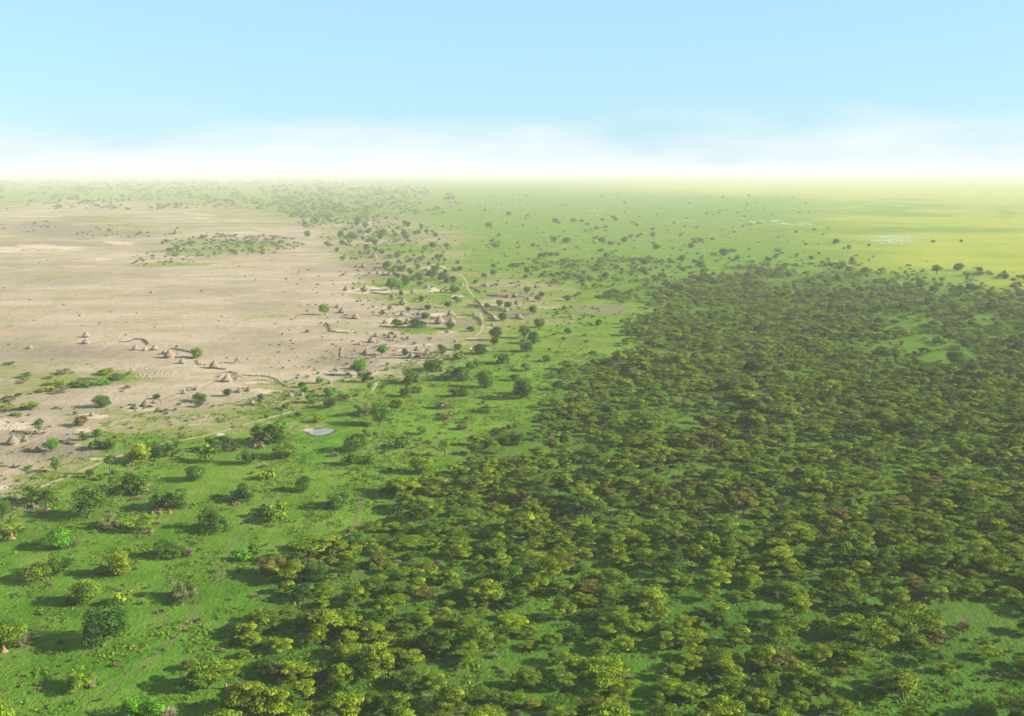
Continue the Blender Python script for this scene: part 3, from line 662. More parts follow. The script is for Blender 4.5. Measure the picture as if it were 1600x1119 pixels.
dens *= np.interp(py, [430, 470, 540, 620], [.42, .55, .85, 1]) * np.where((py < 560) & (vnoise(X, Y, 60, 77) > .62), .35, 1)
edge = inpoly(px, py, [(740,690),(860,590),(930,560),(1010,600),(1000,700),(900,760),(760,760)]); dens = np.where(edge, dens * .75, dens)
sparse = inpoly(px, py, [(740,395),(900,385),(1000,395),(1130,385),(1280,405),(1450,425),(1650,435),(1650,500),(1000,500),(960,560),(900,580),(800,660),(700,745),(600,820),(440,860),(420,900),(600,900),(1000,600),(960,470),(880,450),(800,420)]) & ~inside
dens = np.where(sparse, .015 + .11 * np.clip((vnoise(X, Y, 40, 55) - .5) * 4, 0, 1), dens)
keep = (inside | sparse) & (Y > 165) & (wr.random(X.shape) < dens)
X, Y, px, py, edge = X[keep], Y[keep], px[keep], py[keep], edge[keep]
W = np.clip(wr.lognormal(math.log(6.0), .33, len(X)), 3.2, 12.5) * np.where(edge, .8, 1)
order = wr.permutation(len(X)); cell = {}; ok = np.zeros(len(X), bool)
def near(cell, x, y, r, k, g=14.0):
    ci, cj = int(x // g), int(y // g)
    for a in (-1, 0, 1):
        for b in (-1, 0, 1):
            for (u, v, q) in cell.get((ci + a, cj + b), ()):
                if (u - x) ** 2 + (v - y) ** 2 < ((q + r) * k) ** 2: return True
    return False
hc = {}
for (u, v, q) in PLACED: hc.setdefault((int(u // 14), int(v // 14)), []).append((u, v, q))
for i in order:
    x, y, r = X[i], Y[i], W[i] / 2
    if near(cell, x, y, r, .66) or near(hc, x, y, r, .7): continue
    ok[i] = True; cell.setdefault((int(x // 14), int(y // 14)), []).append((x, y, r))
X, Y, W, px, py = X[ok], Y[ok], W[ok], px[ok], py[ok]
D = np.hypot(X, Y)
vis = (px > -15) & (px < 1615) & (py < 1150)
size_px = W / D * vis
idx = np.argsort(-(1.0 / D) * vis + (W < 4.5) * .5 * vis)[:286]
ind = np.zeros(len(X), bool); ind[idx] = True
cols = ['olive green'] * 10 + ['yellow-green'] * 6 + ['dull green'] * 6 + ['rusty'] * 1 + ['mid green'] * 2
for i in np.nonzero(ind)[0]:
    plant('acacia', X[i], Y[i], W[i], cols[wr.integers(len(cols))], zs=.72 + .4 * wr.random() if W[i] > 6 else 1.05)

# ---- stuff made of instances: one object each, points carrying variant, turn and size
def scatter(name, pts, variants, mats, label, cat, seed=0, zrange=(.85, 1.25), group=None):
    """pts: (n,3) x, y, width; variants: list of (objects, native width)"""
    rng = np.random.default_rng(seed); n = len(pts)
    me = bpy.data.meshes.new(name); me.vertices.add(n)
    co = np.zeros((n, 3)); co[:, :2] = pts[:, :2]; me.vertices.foreach_set('co', co.ravel())
    var = rng.integers(len(variants), size=n)
    a = me.attributes.new('variant', 'INT', 'POINT'); a.data.foreach_set('value', var.astype(np.int32))
    nat = np.array([v[1] for v in variants])[var]; s = pts[:, 2] / nat
    sc = np.stack([s, s * (.9 + .2 * rng.random(n)), s * (zrange[0] + (zrange[1] - zrange[0]) * rng.random(n))], 1)
    a = me.attributes.new('size', 'FLOAT_VECTOR', 'POINT'); a.data.foreach_set('vector', sc.ravel())
    rot = np.zeros((n, 3)); rot[:, 2] = rng.random(n) * 6.28
    a = me.attributes.new('turn', 'FLOAT_VECTOR', 'POINT'); a.data.foreach_set('vector', rot.ravel())
    o = bpy.data.objects.new(name, me); C.objects.link(o)
    ng = bpy.data.node_groups.new(name + '_spread', 'GeometryNodeTree')
    ng.interface.new_socket('Geometry', in_out='INPUT', socket_type='NodeSocketGeometry')
    ng.interface.new_socket('Geometry', in_out='OUTPUT', socket_type='NodeSocketGeometry')
    gi = N(ng, 'NodeGroupInput'); go = N(ng, 'NodeGroupOutput'); jn = N(ng, 'GeometryNodeJoinGeometry')
    def named(nm, ty):
        k = N(ng, 'GeometryNodeInputNamedAttribute', data_type=ty); k.inputs['Name'].default_value = nm; return k.outputs[0]
    av, asz, at = named('variant', 'INT'), named('size', 'FLOAT_VECTOR'), named('turn', 'FLOAT_VECTOR')
    for k, (objs, _) in enumerate(variants):
        cmp_ = N(ng, 'FunctionNodeCompare', data_type='INT', operation='EQUAL')
        ii = [s_ for s_ in cmp_.inputs if s_.type == 'INT']; ng.links.new(av, ii[0]); ii[1].default_value = k
        for ob, mt in zip(objs, mats):
            oi = N(ng, 'GeometryNodeObjectInfo'); oi.inputs['Object'].default_value = ob
            src = oi.outputs['Geometry']
            if mt:
                sm = N(ng, 'GeometryNodeSetMaterial'); sm.inputs['Material'].default_value = mt
                ng.links.new(src, sm.inputs['Geometry']); src = sm.outputs[0]
            ip = N(ng, 'GeometryNodeInstanceOnPoints')
            ng.links.new(gi.outputs[0], ip.inputs['Points']); ng.links.new(cmp_.outputs[0], ip.inputs['Selection'])
            ng.links.new(src, ip.inputs['Instance']); ng.links.new(at, ip.inputs['Rotation']); ng.links.new(asz, ip.inputs['Scale'])
            ng.links.new(ip.outputs[0], jn.inputs[0])
    ng.links.new(jn.outputs[0], go.inputs[0])
    md = o.modifiers.new('spread', 'NODES'); md.node_group = ng
    return tag(o, label, cat, group, 'stuff')
def V(key, trunk=True):
    return [([p['crown'], p['trunk']] if trunk else [p['crown']], p['D']) for p in PROTO[key]]
rest = ~ind
scatter('acacia_woodland', np.stack([X[rest], Y[rest], W[rest]], 1), V('acacia'), [M_acacia, None], 'dense olive and yellow-green acacia woodland covering the right half of the plain', 'woodland', 1, (.72, 1.1))
# low undergrowth inside the woodland
n = 3600; ii = wr.integers(len(X), size=n)
ux = X[ii] + wr.normal(size=n) * 5; uy = Y[ii] + wr.normal(size=n) * 5
scatter('woodland_undergrowth', np.stack([ux, uy, .8 + 2.0 * wr.random(n)], 1), V('bush', False), [M_bush], 'low scrub growing between the woodland trees', 'undergrowth', 2)

# ---- scattered trees of the plain: individuals first, the many small far ones as one object
def fill(poly, n, wmin, wmax, seed, clump=0.0, power=1.0):
    """n points evenly over the photo area of poly, widths in photo px"""
    rng = np.random.default_rng(seed); P = np.array(poly, float); lo, hi = P.min(0), P.max(0); out = []
    while len(out) < n:
        k = 4 * n; qx = lo[0] + (hi[0] - lo[0]) * rng.random(k); qy = lo[1] + (hi[1] - lo[1]) * rng.random(k) ** power
        okk = inpoly(qx, qy, poly)
        if clump: okk &= vnoise(qx * 1.0, qy * 3.2, 22, seed) > clump
        for a, b in zip(qx[okk], qy[okk]):
            s = wmin + (wmax - wmin) * rng.random() ** 1.6
            x, y = G(a, b); out.append((x, y, s * mpp(a, b)))
            if len(out) >= n: break
    return np.array(out)
def free(pts, k=.8):
    pc = {}
    for (u, v, q) in PLACED: pc.setdefault((int(u // 14), int(v // 14)), []).append((u, v, q))
    return np.array([p for p in pts if not near(pc, p[0], p[1], p[2] / 2, k)])
plain = fill([(750,345),(830,330),(1000,340),(1150,380),(1250,400),(1240,425),(1120,425),(1000,440),(900,440),(800,440),(760,400)], 120, 5, 13, 31, .45)
tc_ = [d, m_, m_, gg, du, gg]
GROUPED = []
for x, y, wd in free(plain):
    r = plant('round' if prng.random() < .75 else 'thicket', x, y, wd, tc_[prng.integers(6)], zs=.62); ALL[-1]['far'] = 'plain'
vill = fill([(540,350),(620,345),(680,362),(700,380),(700,440),(640,450),(600,430),(560,400),(520,380)], 85, 5, 11, 32)
for x, y, wd in free(vill):
    plant('round', x, y, wd, [g, m_, m_, d][prng.integers(4)]); ALL[-1]['far'] = 'village'
far = np.concatenate([
    fill([(690,300),(1300,310),(1330,420),(1000,440),(760,430),(700,360)], 420, 2, 6.5, 41, .42),
    fill([(-300,284),(560,284),(640,300),(560,345),(470,340),(380,325),(200,328),(-300,326)], 2600, 2.2, 7.5, 42, .38),
    fill([(430,300),(700,290),(720,330),(640,345),(520,350),(440,340)], 480, 3, 8, 43, .42),
    fill([(450,338),(620,338),(650,380),(560,385),(500,372)], 120, 4, 9, 44),
    fill([(250,378),(330,368),(450,370),(480,385),(420,398),(330,398),(260,392)], 220, 4, 10, 45),
    fill([(200,400),(260,392),(350,396),(300,412),(210,418)], 60, 4, 9, 46),
    fill([(-300,340),(0,345),(240,350),(330,365),(200,372),(0,362),(-300,370)], 160, 3, 8, 47, .5),
    fill([(-300,276),(700,276),(700,290),(-300,290)], 1300, 1.5, 5, 48, .3),
    fill([(540,395),(620,390),(700,420),(640,440),(590,440),(560,420)], 45, 4, 8, 49),
    fill([(1300,395),(1600,420),(1900,430),(1900,470),(1600,462),(1420,440),(1330,425)], 60, 4, 11, 50),
    fill([(1250,430),(1400,440),(1600,470),(1600,500),(1400,470)], 50, 6, 14, 51),
    fill([(1620,380),(4400,380),(4400,470),(1620,440)], 80, 4, 12, 52),
])
scatter('distant_trees', free(far), V('round', False) + V('acacia', False), [M_far], 'many small trees dotted over the far plain towards the horizon', 'distant trees', 3, (.5, .8))
# left scrub of pale umbrella bushes on bare ground
scr = fill([(-260,600),(0,565),(40,568),(60,580),(140,575),(215,582),(210,600),(150,606),(100,612),(60,630),(40,650),(0,650),(-260,690)], 95, 12, 30, 61)
scr = free(scr, .5)
nscr = 0
for x, y, wd in scr:
    qx, qy = PX(x, y)
    plant('acacia' if prng.random() < .7 else 'bush', x, y, wd, [gg, gg, o_, du, m_, br, y_][prng.integers(7)], zs=.55); ALL[-1]['far'] = 'scrub'
for (qx, qy, wq) in ((128,605,16),(138,605,18),(149,604,18),(160,602,18),(168,601,14)):
    x, y = G(qx, qy); plant('bush', x, y, wq * mpp(qx, qy), g, zs=.8); ALL[-1]['far'] = 'brightrow'
# small bushes on the bare clay and in the grass
bs = np.concatenate([
    fill([(440,420),(560,420),(620,470),(640,540),(560,600),(440,600),(420,520)], 150, 2.2, 6, 71),
    fill([(0,400),(440,400),(440,600),(0,560)], 70, 1.8, 4.5, 72),
    fill([(520,540),(700,520),(760,560),(640,610),(460,640),(400,640)], 110, 3, 9, 73, .3),
    fill([(0,640),(420,620),(460,650),(200,720),(0,780)], 150, 3, 10, 74, .35),
    fill([(600,600),(860,600),(900,560),(1000,480),(940,450),(800,520),(640,640)], 110, 3, 9, 75, .3),
    fill([(560,640),(760,640),(740,700),(620,760),(540,760)], 70, 4, 11, 76, .3),
    fill([(0,740),(420,680),(560,720),(600,800),(420,960),(340,1119),(0,1119)], 170, 4, 11, 77, .4),
    fill([(720,430),(900,430),(980,500),(800,520),(740,490)], 80, 2.5, 6, 78),
    fill([(540,340),(700,350),(760,440),(640,520),(560,470)], 160, 2.5, 6, 79),
    fill([(1330,1000),(1620,980),(1620,1130),(1280,1130)], 80, 5, 14, 80, .3),
])
scatter('small_bushes', free(bs, .7), V('bush', False), [M_bush], 'small green and brown bushes dotted over clay and grass', 'bushes', 4, (.6, 1.1))
dry = np.concatenate([fill([(500,345),(690,350),(720,440),(700,520),(600,520),(540,460)], 150, 3, 7, 85), fill([(-260,600),(0,565),(210,580),(210,610),(40,655),(-260,690)], 40, 8, 18, 86),
    fill([(760,440),(850,440),(850,500),(760,500)], 30, 4, 8, 87), fill([(400,1119),(440,900),(620,820),(860,640),(1000,640),(1100,1119)], 150, 8, 20, 88), fill([(1000,480),(1600,480),(1600,1119),(1100,1119)], 160, 6, 18, 89),
    fill([(0,770),(420,690),(600,720),(420,960),(0,1119)], 30, 8, 16, 90), fill([(540,520),(700,520),(690,560),(560,560)], 40, 3, 7, 91)])
scatter('dry_scrub', free(dry, .6), V('bare', False), [M_twig], 'grey-brown leafless scrub dotted through the village, grassland and woodland', 'scrub', 6, (.5, .9))
# herb clumps in the near grass
hp = [herb_parts(700 + i).mesh('herb_clump', M_herb) for i in range(3)]
hr = np.random.default_rng(9); n = 144000
hd = 170 + 480 * hr.random(n) ** .8; ha = R(-38) + R(76) * hr.random(n)
hx, hy = hd * np.sin(ha), hd * np.cos(ha); qx, qy = PX(hx, hy)
cl = vnoise(hx, hy, 18, 91) * .55 + vnoise(hx, hy, 5, 92) * .45
kp = (cl > .50) & ~inpoly(qx, qy, BARE) & (ell(qx, qy, [(500,676,36,10,1)], .1) < .5)
hw = (.4 + 1.5 * hr.random(n) ** 2.5)[kp]
hl = []
for i, me in enumerate(hp):
    o = bpy.data.objects.new('herb_clump', me); C.objects.link(o)
    o.location = (*G((380, 300, 560)[i], (760, 1000, 690)[i]), 0)
    tag(o, ('broad leafy herb clump in the grass right of the twin tracks', 'leafy herb clump in the short grass beside the wheel track', 'leafy herb clump in the grass below the waterhole')[i], 'herb clump', 'herb clumps in the grass')
    hl.append(([o], 1.5))
scatter('grass_clumps', np.stack([hx[kp], hy[kp], hw], 1), hl, [M_herb], 'low yellow-green herb clumps covering the near grassland', 'grass', 5, (.7, 1.3))

# ------------------------------------------------------------------ huts
def hut_parts():
    """round mud hut, thatched cone roof in stepped layers with a tip, door"""
    wall, roof, tip, door = MB(), MB(), MB(), MB(); ns = 20
    def ring(r, z, sides=ns, ph=0, wob=0): return [((r + wob * math.sin(3 * a + r)) * math.cos(a), (r + wob * math.sin(3 * a + r)) * math.sin(a), z) for a in [2 * math.pi * k / sides + ph for k in range(sides)]]
    def lathe(mb, prof, wob=0):
        Vv = []; [Vv.extend(ring(r, z, wob=wob)) for r, z in prof]
        F = [[i * ns + k, i * ns + (k + 1) % ns, (i + 1) * ns + (k + 1) % ns, (i + 1) * ns + k] for i in range(len(prof) - 1) for k in range(ns)]
        mb.add(Vv, F)
    lathe(wall, [(2.35, -.2), (2.4, .0), (2.3, .9), (2.22, 1.75)])
    lathe(roof, [(2.1, 1.45), (3.0, 1.15), (3.06, 1.28), (2.35, 2.05), (2.43, 2.13), (1.62, 2.95), (1.68, 3.03), (.85, 3.95), (.9, 4.02), (.22, 4.75), (.03, 4.85)], .04)
    lathe(tip, [(.26, 4.62), (.3, 4.8), (.12, 5.0), (.1, 5.35), (.02, 5.45)])
    for s, (a, b) in enumerate(((-.42, .42),)):
        r0, r1 = 2.30, 2.44
        vs = []
        for r, z in ((r0, 0), (r1, 0), (r1, 1.3), (r0, 1.3)):
            for q in (a / 2.4, b / 2.4): vs.append((r * math.sin(q), -r * math.cos(q), z))
        door.add(vs, [[0, 1, 3, 2], [2, 3, 5, 4], [4, 5, 7, 6], [0, 2, 4, 6], [1, 7, 5, 3]])
    return wall, roof, tip, door
wa, ro, ti, do = hut_parts()
hut0 = empty('thatched_hut'); tag(hut0, 'x', 'hut')
hw_ = wa.build('wall', M_mud, hut0, True); hr_ = ro.build('roof', M_thatch, hut0); ht_ = ti.build('roof_tip', M_thatch, hr_); hd_ = do.build('door', M_dark, hut0)
own(hut0, hw_, hr_, hd_); own(hr_, ht_)
HUTS = [(135,527,12),(135,537,13),(47,545,10),(212,547,11),(227,548,8),(242,547,12),(257,553,10),(265,559,17),(285,568,11),(335,575,15),(355,596,17),(213,639,11),(228,635,15),(288,615,9),(307,609,9),(374,613,10),(389,611,9),
 (394,631,9),(144,650,9),(21,694,19),(40,689,12),(58,706,13),(24,730,10),(454,619,10),(472,618,8),(516,599,7),(581,535,13),(588,526,9),(609,528,9),(619,527,9),(562,539,7),(572,552,10),(652,548,10),(643,559,11),(653,558,9),
 (630,476,14),(629,493,10),(637,506,13),(687,506,16),(706,506,14),(704,492,11),(759,448,10),(805,464,10),(794,465,9),(808,476,12),(800,477,8),(811,497,12),(791,487,9),(893,496,7),(770,509,7),(775,515,6),(614,465,9),(541,454,10),(553,452,8),
 (571,455,14),(528,481,9),(535,489,13),(556,498,13),(568,418,9),(558,418,8),(591,392,8),(585,403,11),(572,396,9),(600,431,9),(591,428,7),(609,430,8),(576,345,7),(593,349,8),(237,458,7),(126,494,6),(884,481,7),(645,458,8)]
HUT_L = ['small thatched hut just above the larger one on the upper left plain','broad thatched hut on the upper left plain, below a smaller hut','lone thatched hut near the left edge on bare clay','leftmost of the row of three pale thatched huts','low middle hut in the row of three pale thatched huts',
 'rightmost of the row of three pale thatched huts','small dark hut half hidden behind the big pale hut','big pale cone-roofed hut left of the lime green tree','small cone-roofed hut below the lime green tree','lone cone-roofed hut between curved fence and scrub right of lime tree','wide thatched hut at the start of the pale thorn fence',
 'left of two grey huts beside the sandy path','taller right one of two grey huts beside the sandy path','low hut left of its neighbour above the sandy path bend','small dark hut right of the path bend','left of two round huts above the small round tree','right of two round huts above the small round tree',
 'small hut in sandy yard by a slim dark tree','small hut in pale sandy yard below the scrub','largest hut at the left edge with steep cone roof','smaller hut right of the large one at the left edge','low hut left of the green tree near the left edge','small brown hut lowest on the left edge of the village',
 'left of the pair of huts in a sandy yard left of centre','right of the pair of huts in a sandy yard left of centre','tiny hut between two round green trees left of centre','large hut on bare clay left of a row of small huts','small hut just behind the large hut on bare clay','left of two huts touching a small dark tree','right of two huts by a small dark tree',
 'tiny hut left of the large hut on bare clay','lone low hut on clay left of bright round tree','upper hut in the compound above the sandy path','left lower hut in the compound above the sandy path','right lower hut in the compound above the sandy path',
 'tall hut in a sandy yard, upper left of the main village','low hut under the tall one, main village','cone hut between the two tallest dark trees of the village','largest cone hut inside the curved village fence','second cone hut inside the curved village fence','grey hut inside the green yard above the curved fence',
 'hut in the topmost right compound','right hut of the long dark compound','left hut of the long dark compound','cone hut in the compound right of the path','small hut touching the cone hut right of the path','hut in the lower right fenced compound','small hut behind the dark tree in the right compound',
 'isolated hut in the grass farthest right of the village','tiny white-roofed hut below the right compound','tiny hut lowest in the right compound','small hut left of the bright tree clump','left of three grey huts on the upper clay','middle one of three grey huts on the upper clay','widest, rightmost of three grey huts on the upper clay',
 'small cone hut above the longer one, edge of clay','wide low hut right of the yellow-green tree','wide low hut below the other at the clay edge','right hut of the pair in the upper village','left hut of the pair in the upper village','small hut high in the upper village','wide hut in the middle of the upper village',
 'grey hut left in the upper village','hut below the upper village, right of its neighbour','small hut below the upper village on clay','hut beside the bright tree below the upper village','left hut of the farthest village','right hut of the farthest village','tiny hut alone far out on the bare clay','tiny dark hut far out on the left clay','tiny hut beside the isolated right tree','small hut in the yard left of the big round tree']
hrng = np.random.default_rng(5)
MORE = [(502,352,6,'tiny hut at the left end of the farthest village'),(538,349,6,'tiny hut left of centre in the farthest village'),(560,338,6,'tiny hut at the back of the farthest village'),(610,356,7,'small hut at the right side of the farthest village'),(634,382,7,'small grey hut right of the farthest village trees'),
 (548,384,7,'small hut between the two upper villages, left'),(606,384,7,'small hut between the two upper villages, right'),(620,398,7,'small hut on the right edge of the upper village'),(556,405,7,'small hut on the left edge of the upper village'),(578,428,7,'tiny hut at the lower left of the upper village'),
 (625,420,8,'small hut behind the row of round village trees'),(640,443,8,'small hut behind the bright tree clump'),(668,449,8,'small hut right of the bright tree clump'),(690,456,7,'small hut in the grass near the big round tree'),(722,446,7,'small hut beside the upper lane'),
 (655,492,9,'hut behind the two tallest village trees'),(602,505,9,'low hut at the left end of the village yard'),(672,482,8,'small hut behind the round tree of the village yard'),(741,492,7,'small hut right beside the village lane'),(826,468,8,'hut at the right end of the dark compound'),
 (835,484,8,'hut behind the round tree of the right compound'),(776,463,8,'hut at the left end of the dark compound'),(600,548,8,'small hut between the clay huts and bright tree'),(667,553,8,'small hut right of the path-side compound'),(638,530,8,'small hut alone on sandy ground below the village yard')]
for a_ in MORE: HUTS.append(a_[:3]); HUT_L.append(a_[3])
for i, (px_, py_, wd) in enumerate(HUTS):
    h = hut0 if i == 0 else copy_tree(hut0)
    x, y = G(px_, py_); s = wd * mpp(px_, py_) / 6.1 * 1.08
    h.location = (x, y, 0); h.rotation_euler = (0, 0, hrng.uniform(-1.2, 1.2)); h.scale = (s, s, s * hrng.uniform(.75, .98))
    pale = px_ < 400 and py_ < 600; v = hrng.uniform(.62, .85) * (1.28 if pale else 1)
    for ch in KIDS[h.name]:
        if ch.name.startswith('roof'):
            ch.color = (v * 1.02, v * .96, v * .93, 1)
            for q in KIDS.get(ch.name, []): q.color = ch.color
    tag(h, HUT_L[i], 'hut', 'thatched huts of the villages')
# open shelters and ruined platforms: posts with a flat thatch top
def shelter(px_, py_, w_, d_, label, tone=.7):
    x, y = G(px_, py_); r = empty('cattle_shelter', (x, y, 0), .15); tag(r, label, 'shelter', 'flat shelters beside the huts')
    for sx_ in (-1, 1):
        for sy_ in (-1, 1):
            mb = MB(); tube(mb, [(sx_ * w_ * .45, sy_ * d_ * .45, -.2), (sx_ * w_ * .44, sy_ * d_ * .45, 1.7)], [.12, .09], 5); mb.build('post', M_bark, r)
    mb = MB(); rng = np.random.default_rng(int(px_ * 7)); nx, ny = 7, 5; Vv = []
    for lay in (0, 1):
        for j in range(ny):
            for i in range(nx): Vv.append(((i / (nx - 1) - .5) * w_ + rng.normal() * .08, (j / (ny - 1) - .5) * d_ + rng.normal() * .08, 1.6 + lay * .28 + .25 * math.sin(i / (nx - 1) * 3.14) + rng.normal() * .05))
    F = []
    for j in range(ny - 1):
        for i in range(nx - 1):
            a = j * nx + i; b_ = nx * ny; F += [[a, a + nx, a + nx + 1, a + 1], [a + b_, a + 1 + b_, a + nx + 1 + b_, a + nx + b_]]
    b_ = nx * ny
    for i in range(nx - 1): a = i; F.append([a, a + 1, a + 1 + b_, a + b_]); a = (ny - 1) * nx + i; F.append([a + 1, a, a + b_, a + 1 + b_])
    for j in range(ny - 1): a = j * nx; F.append([a + nx, a, a + b_, a + nx + b_]); a = j * nx + nx - 1; F.append([a, a + nx, a + nx + b_, a + b_])
    mb.add(Vv, F); c = mb.build('thatch_top', M_thatch, r); c.color = (tone, tone * .95, tone * .92, 1)
for a in [(245,630,4.6,3,'flat thatched shelter right of the two grey huts'),(298,611,5,2.6,'low flat shelter between two huts by the path bend'),(380,612,3,2,'low shelter between the two round huts'),(463,618,4,2.5,'low shelter between the pair of huts left of centre'),
          (367,591,4,3,'flat shelter beside the wide hut and thorn fence'),(545,497,7,4,'long flat shelter at the clay edge of the village'),(655,483,9,5,'long flat grey shelter in the upper village yard'),(660,507,5,3,'flat shelter between the village trees'),(775,446,9,4,'long flat shelter in the topmost right compound'),(785,463,9,4,'long flat shelter in the dark compound right of the path')]:
    shelter(*a)

# ------------------------------------------------------------------ brush fences
def fence(pts, h, label, colr=(1, 1, 1), seed=0, w=.7):
    P = np.array([G(*p) for p in pts]); rng = np.random.default_rng(900 + seed)
    seg = np.r_[0, np.cumsum(np.linalg.norm(np.diff(P, axis=0), axis=1))]; o = P[0].copy()
    r = empty('brush_fence', (o[0], o[1], 0)); tag(r, label, 'fence', 'brush fences around the yards')
    n = int(seg[-1] * 14); s = rng.random(n) * seg[-1]
    X = np.interp(s, seg, P[:, 0]) - o[0] + rng.normal(size=n) * w * .35; Y = np.interp(s, seg, P[:, 1]) - o[1] + rng.normal(size=n) * w * .35
    Z = rng.random(n) * h * (.6 + .5 * vnoise(s, s * 0, 5, seed))
    c = np.stack([X, Y, Z], 1); d_ = rng.normal(size=(n, 3)); d_[:, 2] = np.abs(d_[:, 2]) * .6; d_ /= np.linalg.norm(d_, axis=1)[:, None]
    e = np.cross(d_, rng.normal(size=(n, 3))); e /= np.linalg.norm(e, axis=1)[:, None]
    a = (.35 + .35 * rng.random(n))[:, None]; b_ = .13
    Vv = np.stack([c - d_ * a - e * b_, c + d_ * a - e * b_ * .5, c + d_ * a + e * b_ * .5, c - d_ * a + e * b_], 1).reshape(-1, 3); Vv[:, 2] = np.maximum(Vv[:, 2], .02)
    mb = MB(); mb.add(Vv, np.arange(4 * n).reshape(-1, 4)); k = mb.build('brushwood', M_brush, r); k.color = (*[1.35 * q for q in colr], 1)
    st = MB()
    for q in np.arange(0, seg[-1], 3.5):
        x = np.interp(q, seg, P[:, 0]) - o[0]; y = np.interp(q, seg, P[:, 1]) - o[1]
        tube(st, [(x, y, -.2), (x + rng.normal() * .1, y, h * 1.2)], [.08, .05], 4)
    st.build('stakes', M_bark, r)
PALE = (2.4, 2.3, 2.1)
FENCES = [([(187,535),(196,535),(206,533)],1.0,'short dark brush fence on bare clay, left piece',(.8,)*3),([(208,531),(222,531),(228,534),(231,539)],1.3,'hooked dark brush fence above the row of pale huts',(.8,)*3),([(268,545),(285,548),(302,552)],1.1,'straight brush fence running to the lime green tree',(1,)*3),
 ([(308,563),(311,570),(322,571),(334,569)],1.1,'curved pale fence between the lime tree and cone hut',PALE),([(336,568),(350,567),(366,568),(372,566),(373,560)],1.0,'pale fence behind the lone cone hut',PALE),([(336,576),(352,578)],1.0,'short dark fence right of the lone cone hut',(.8,)*3),
 ([(342,590),(350,583),(358,582),(370,584),(376,590),(368,594)],1.4,'pale thorn ring around the wide hut',PALE),([(376,586),(395,588),(412,588),(424,590)],.9,'long pale thorn fence right of the wide hut',PALE),([(424,590),(434,594),(441,600),(452,605)],.9,'curving end of the pale thorn fence',PALE),
 ([(24,679),(40,678),(63,679)],1.5,'dark fence line behind the two huts at the left edge',(.8,)*3),([(92,690),(104,693),(117,696)],1.3,'dark slanting fence right of the left edge tree',(.7,)*3),([(672,499),(700,495),(725,493),(742,496),(751,502),(752,509)],1.6,'curved dark fence around the two cone huts',(.8,)*3),
 ([(600,511),(615,513),(640,513),(668,513)],1.6,'dark fence along the bottom of the village yard',(.8,)*3),([(742,469),(748,475),(753,481),(756,488)],2.0,'dark fence on the left side of the village lane',(.7,)*3),([(757,487),(763,492),(769,496),(772,501),(765,502)],2.0,'thick dark fence around the small green paddock',(.65,)*3),
 ([(757,485),(775,486),(790,486),(800,484)],1.6,'fence above the small green paddock',(.8,)*3),([(735,449),(745,454),(750,458)],1.5,'short dark fence beside the upper lane',(.8,)*3),([(760,461),(775,464),(800,465),(820,465)],1.8,'long dark fence of the right compound',(.7,)*3),([(758,480),(775,482),(786,482)],1.5,'fence in front of trees right of the lane',(.8,)*3),
 ([(536,542),(533,552),(534,559),(550,560),(575,559),(600,560)],.9,'pale bent fence line around the clay yard',PALE),([(600,560),(620,560),(650,562),(680,560)],.9,'brush fence just above the winding path',(1.2,)*3),([(509,505),(514,510),(515,518),(528,520),(545,521)],1.0,'brown bent fence below the clay edge huts',(1,)*3),
 ([(578,457),(595,460),(620,462)],1.5,'fence right of the wide grey hut on upper clay',(.8,)*3),([(400,589),(425,590)],.6,'',PALE),([(795,497),(815,500)],1.4,'fence under the lower right compound hut',(.8,)*3),([(875,497),(893,497)],1.3,'short brush fence by the isolated right hut',(.8,)*3),([(640,552),(665,554),(684,550)],1.2,'fence under the compound above the path',(.9,)*3)]
FENCES = [f for f in FENCES if f[2]]
for i, (pts, h, lab, c) in enumerate(FENCES): fence(pts, h, lab, c, i)

# ------------------------------------------------------------------ termite mounds, pale clods
def mound():
    rng = np.random.default_rng(3); mb = MB(); ns = 12; prof = [(1.0, -.1), (.95, .15), (.6, .5), (.42, .9), (.34, 1.4), (.2, 1.9), (.04, 2.15)]
    Vv = [((r * (1 + .18 * rng.normal() * .6)) * math.cos(6.283 * k / ns), (r * (1 + .18 * rng.normal() * .6)) * math.sin(6.283 * k / ns), z) for r, z in prof for k in range(ns)]
    mb.add(Vv, [[i * ns + k, i * ns + (k + 1) % ns, (i + 1) * ns + (k + 1) % ns, (i + 1) * ns + k] for i in range(len(prof) - 1) for k in range(ns)])
    return mb.build('termite_mound', M_termite)
m0 = mound()
for i, (px_, py_, s, lab) in enumerate([(77,794,1.0,'reddish termite mound beneath the uppermost left tree'),(22,839,1.1,'reddish termite mound in grass near the left edge'),(11,1014,1.0,'small red termite mound under tree at left edge'),(268,799,.7,'pale termite mound in front of the leafy thicket tree'),(356,1072,.8,'red termite spire right of the near acacia'),(386,990,.6,'small termite mound at the woodland edge')]):
    o = m0 if i == 0 else m0.copy()
    if i: C.objects.link(o)
    x, y = G(px_, py_); o.location = (x, y - 1.5, 0); o.scale = (s, s, s); tag(o, lab, 'termite mound', 'termite mounds in the near grass')
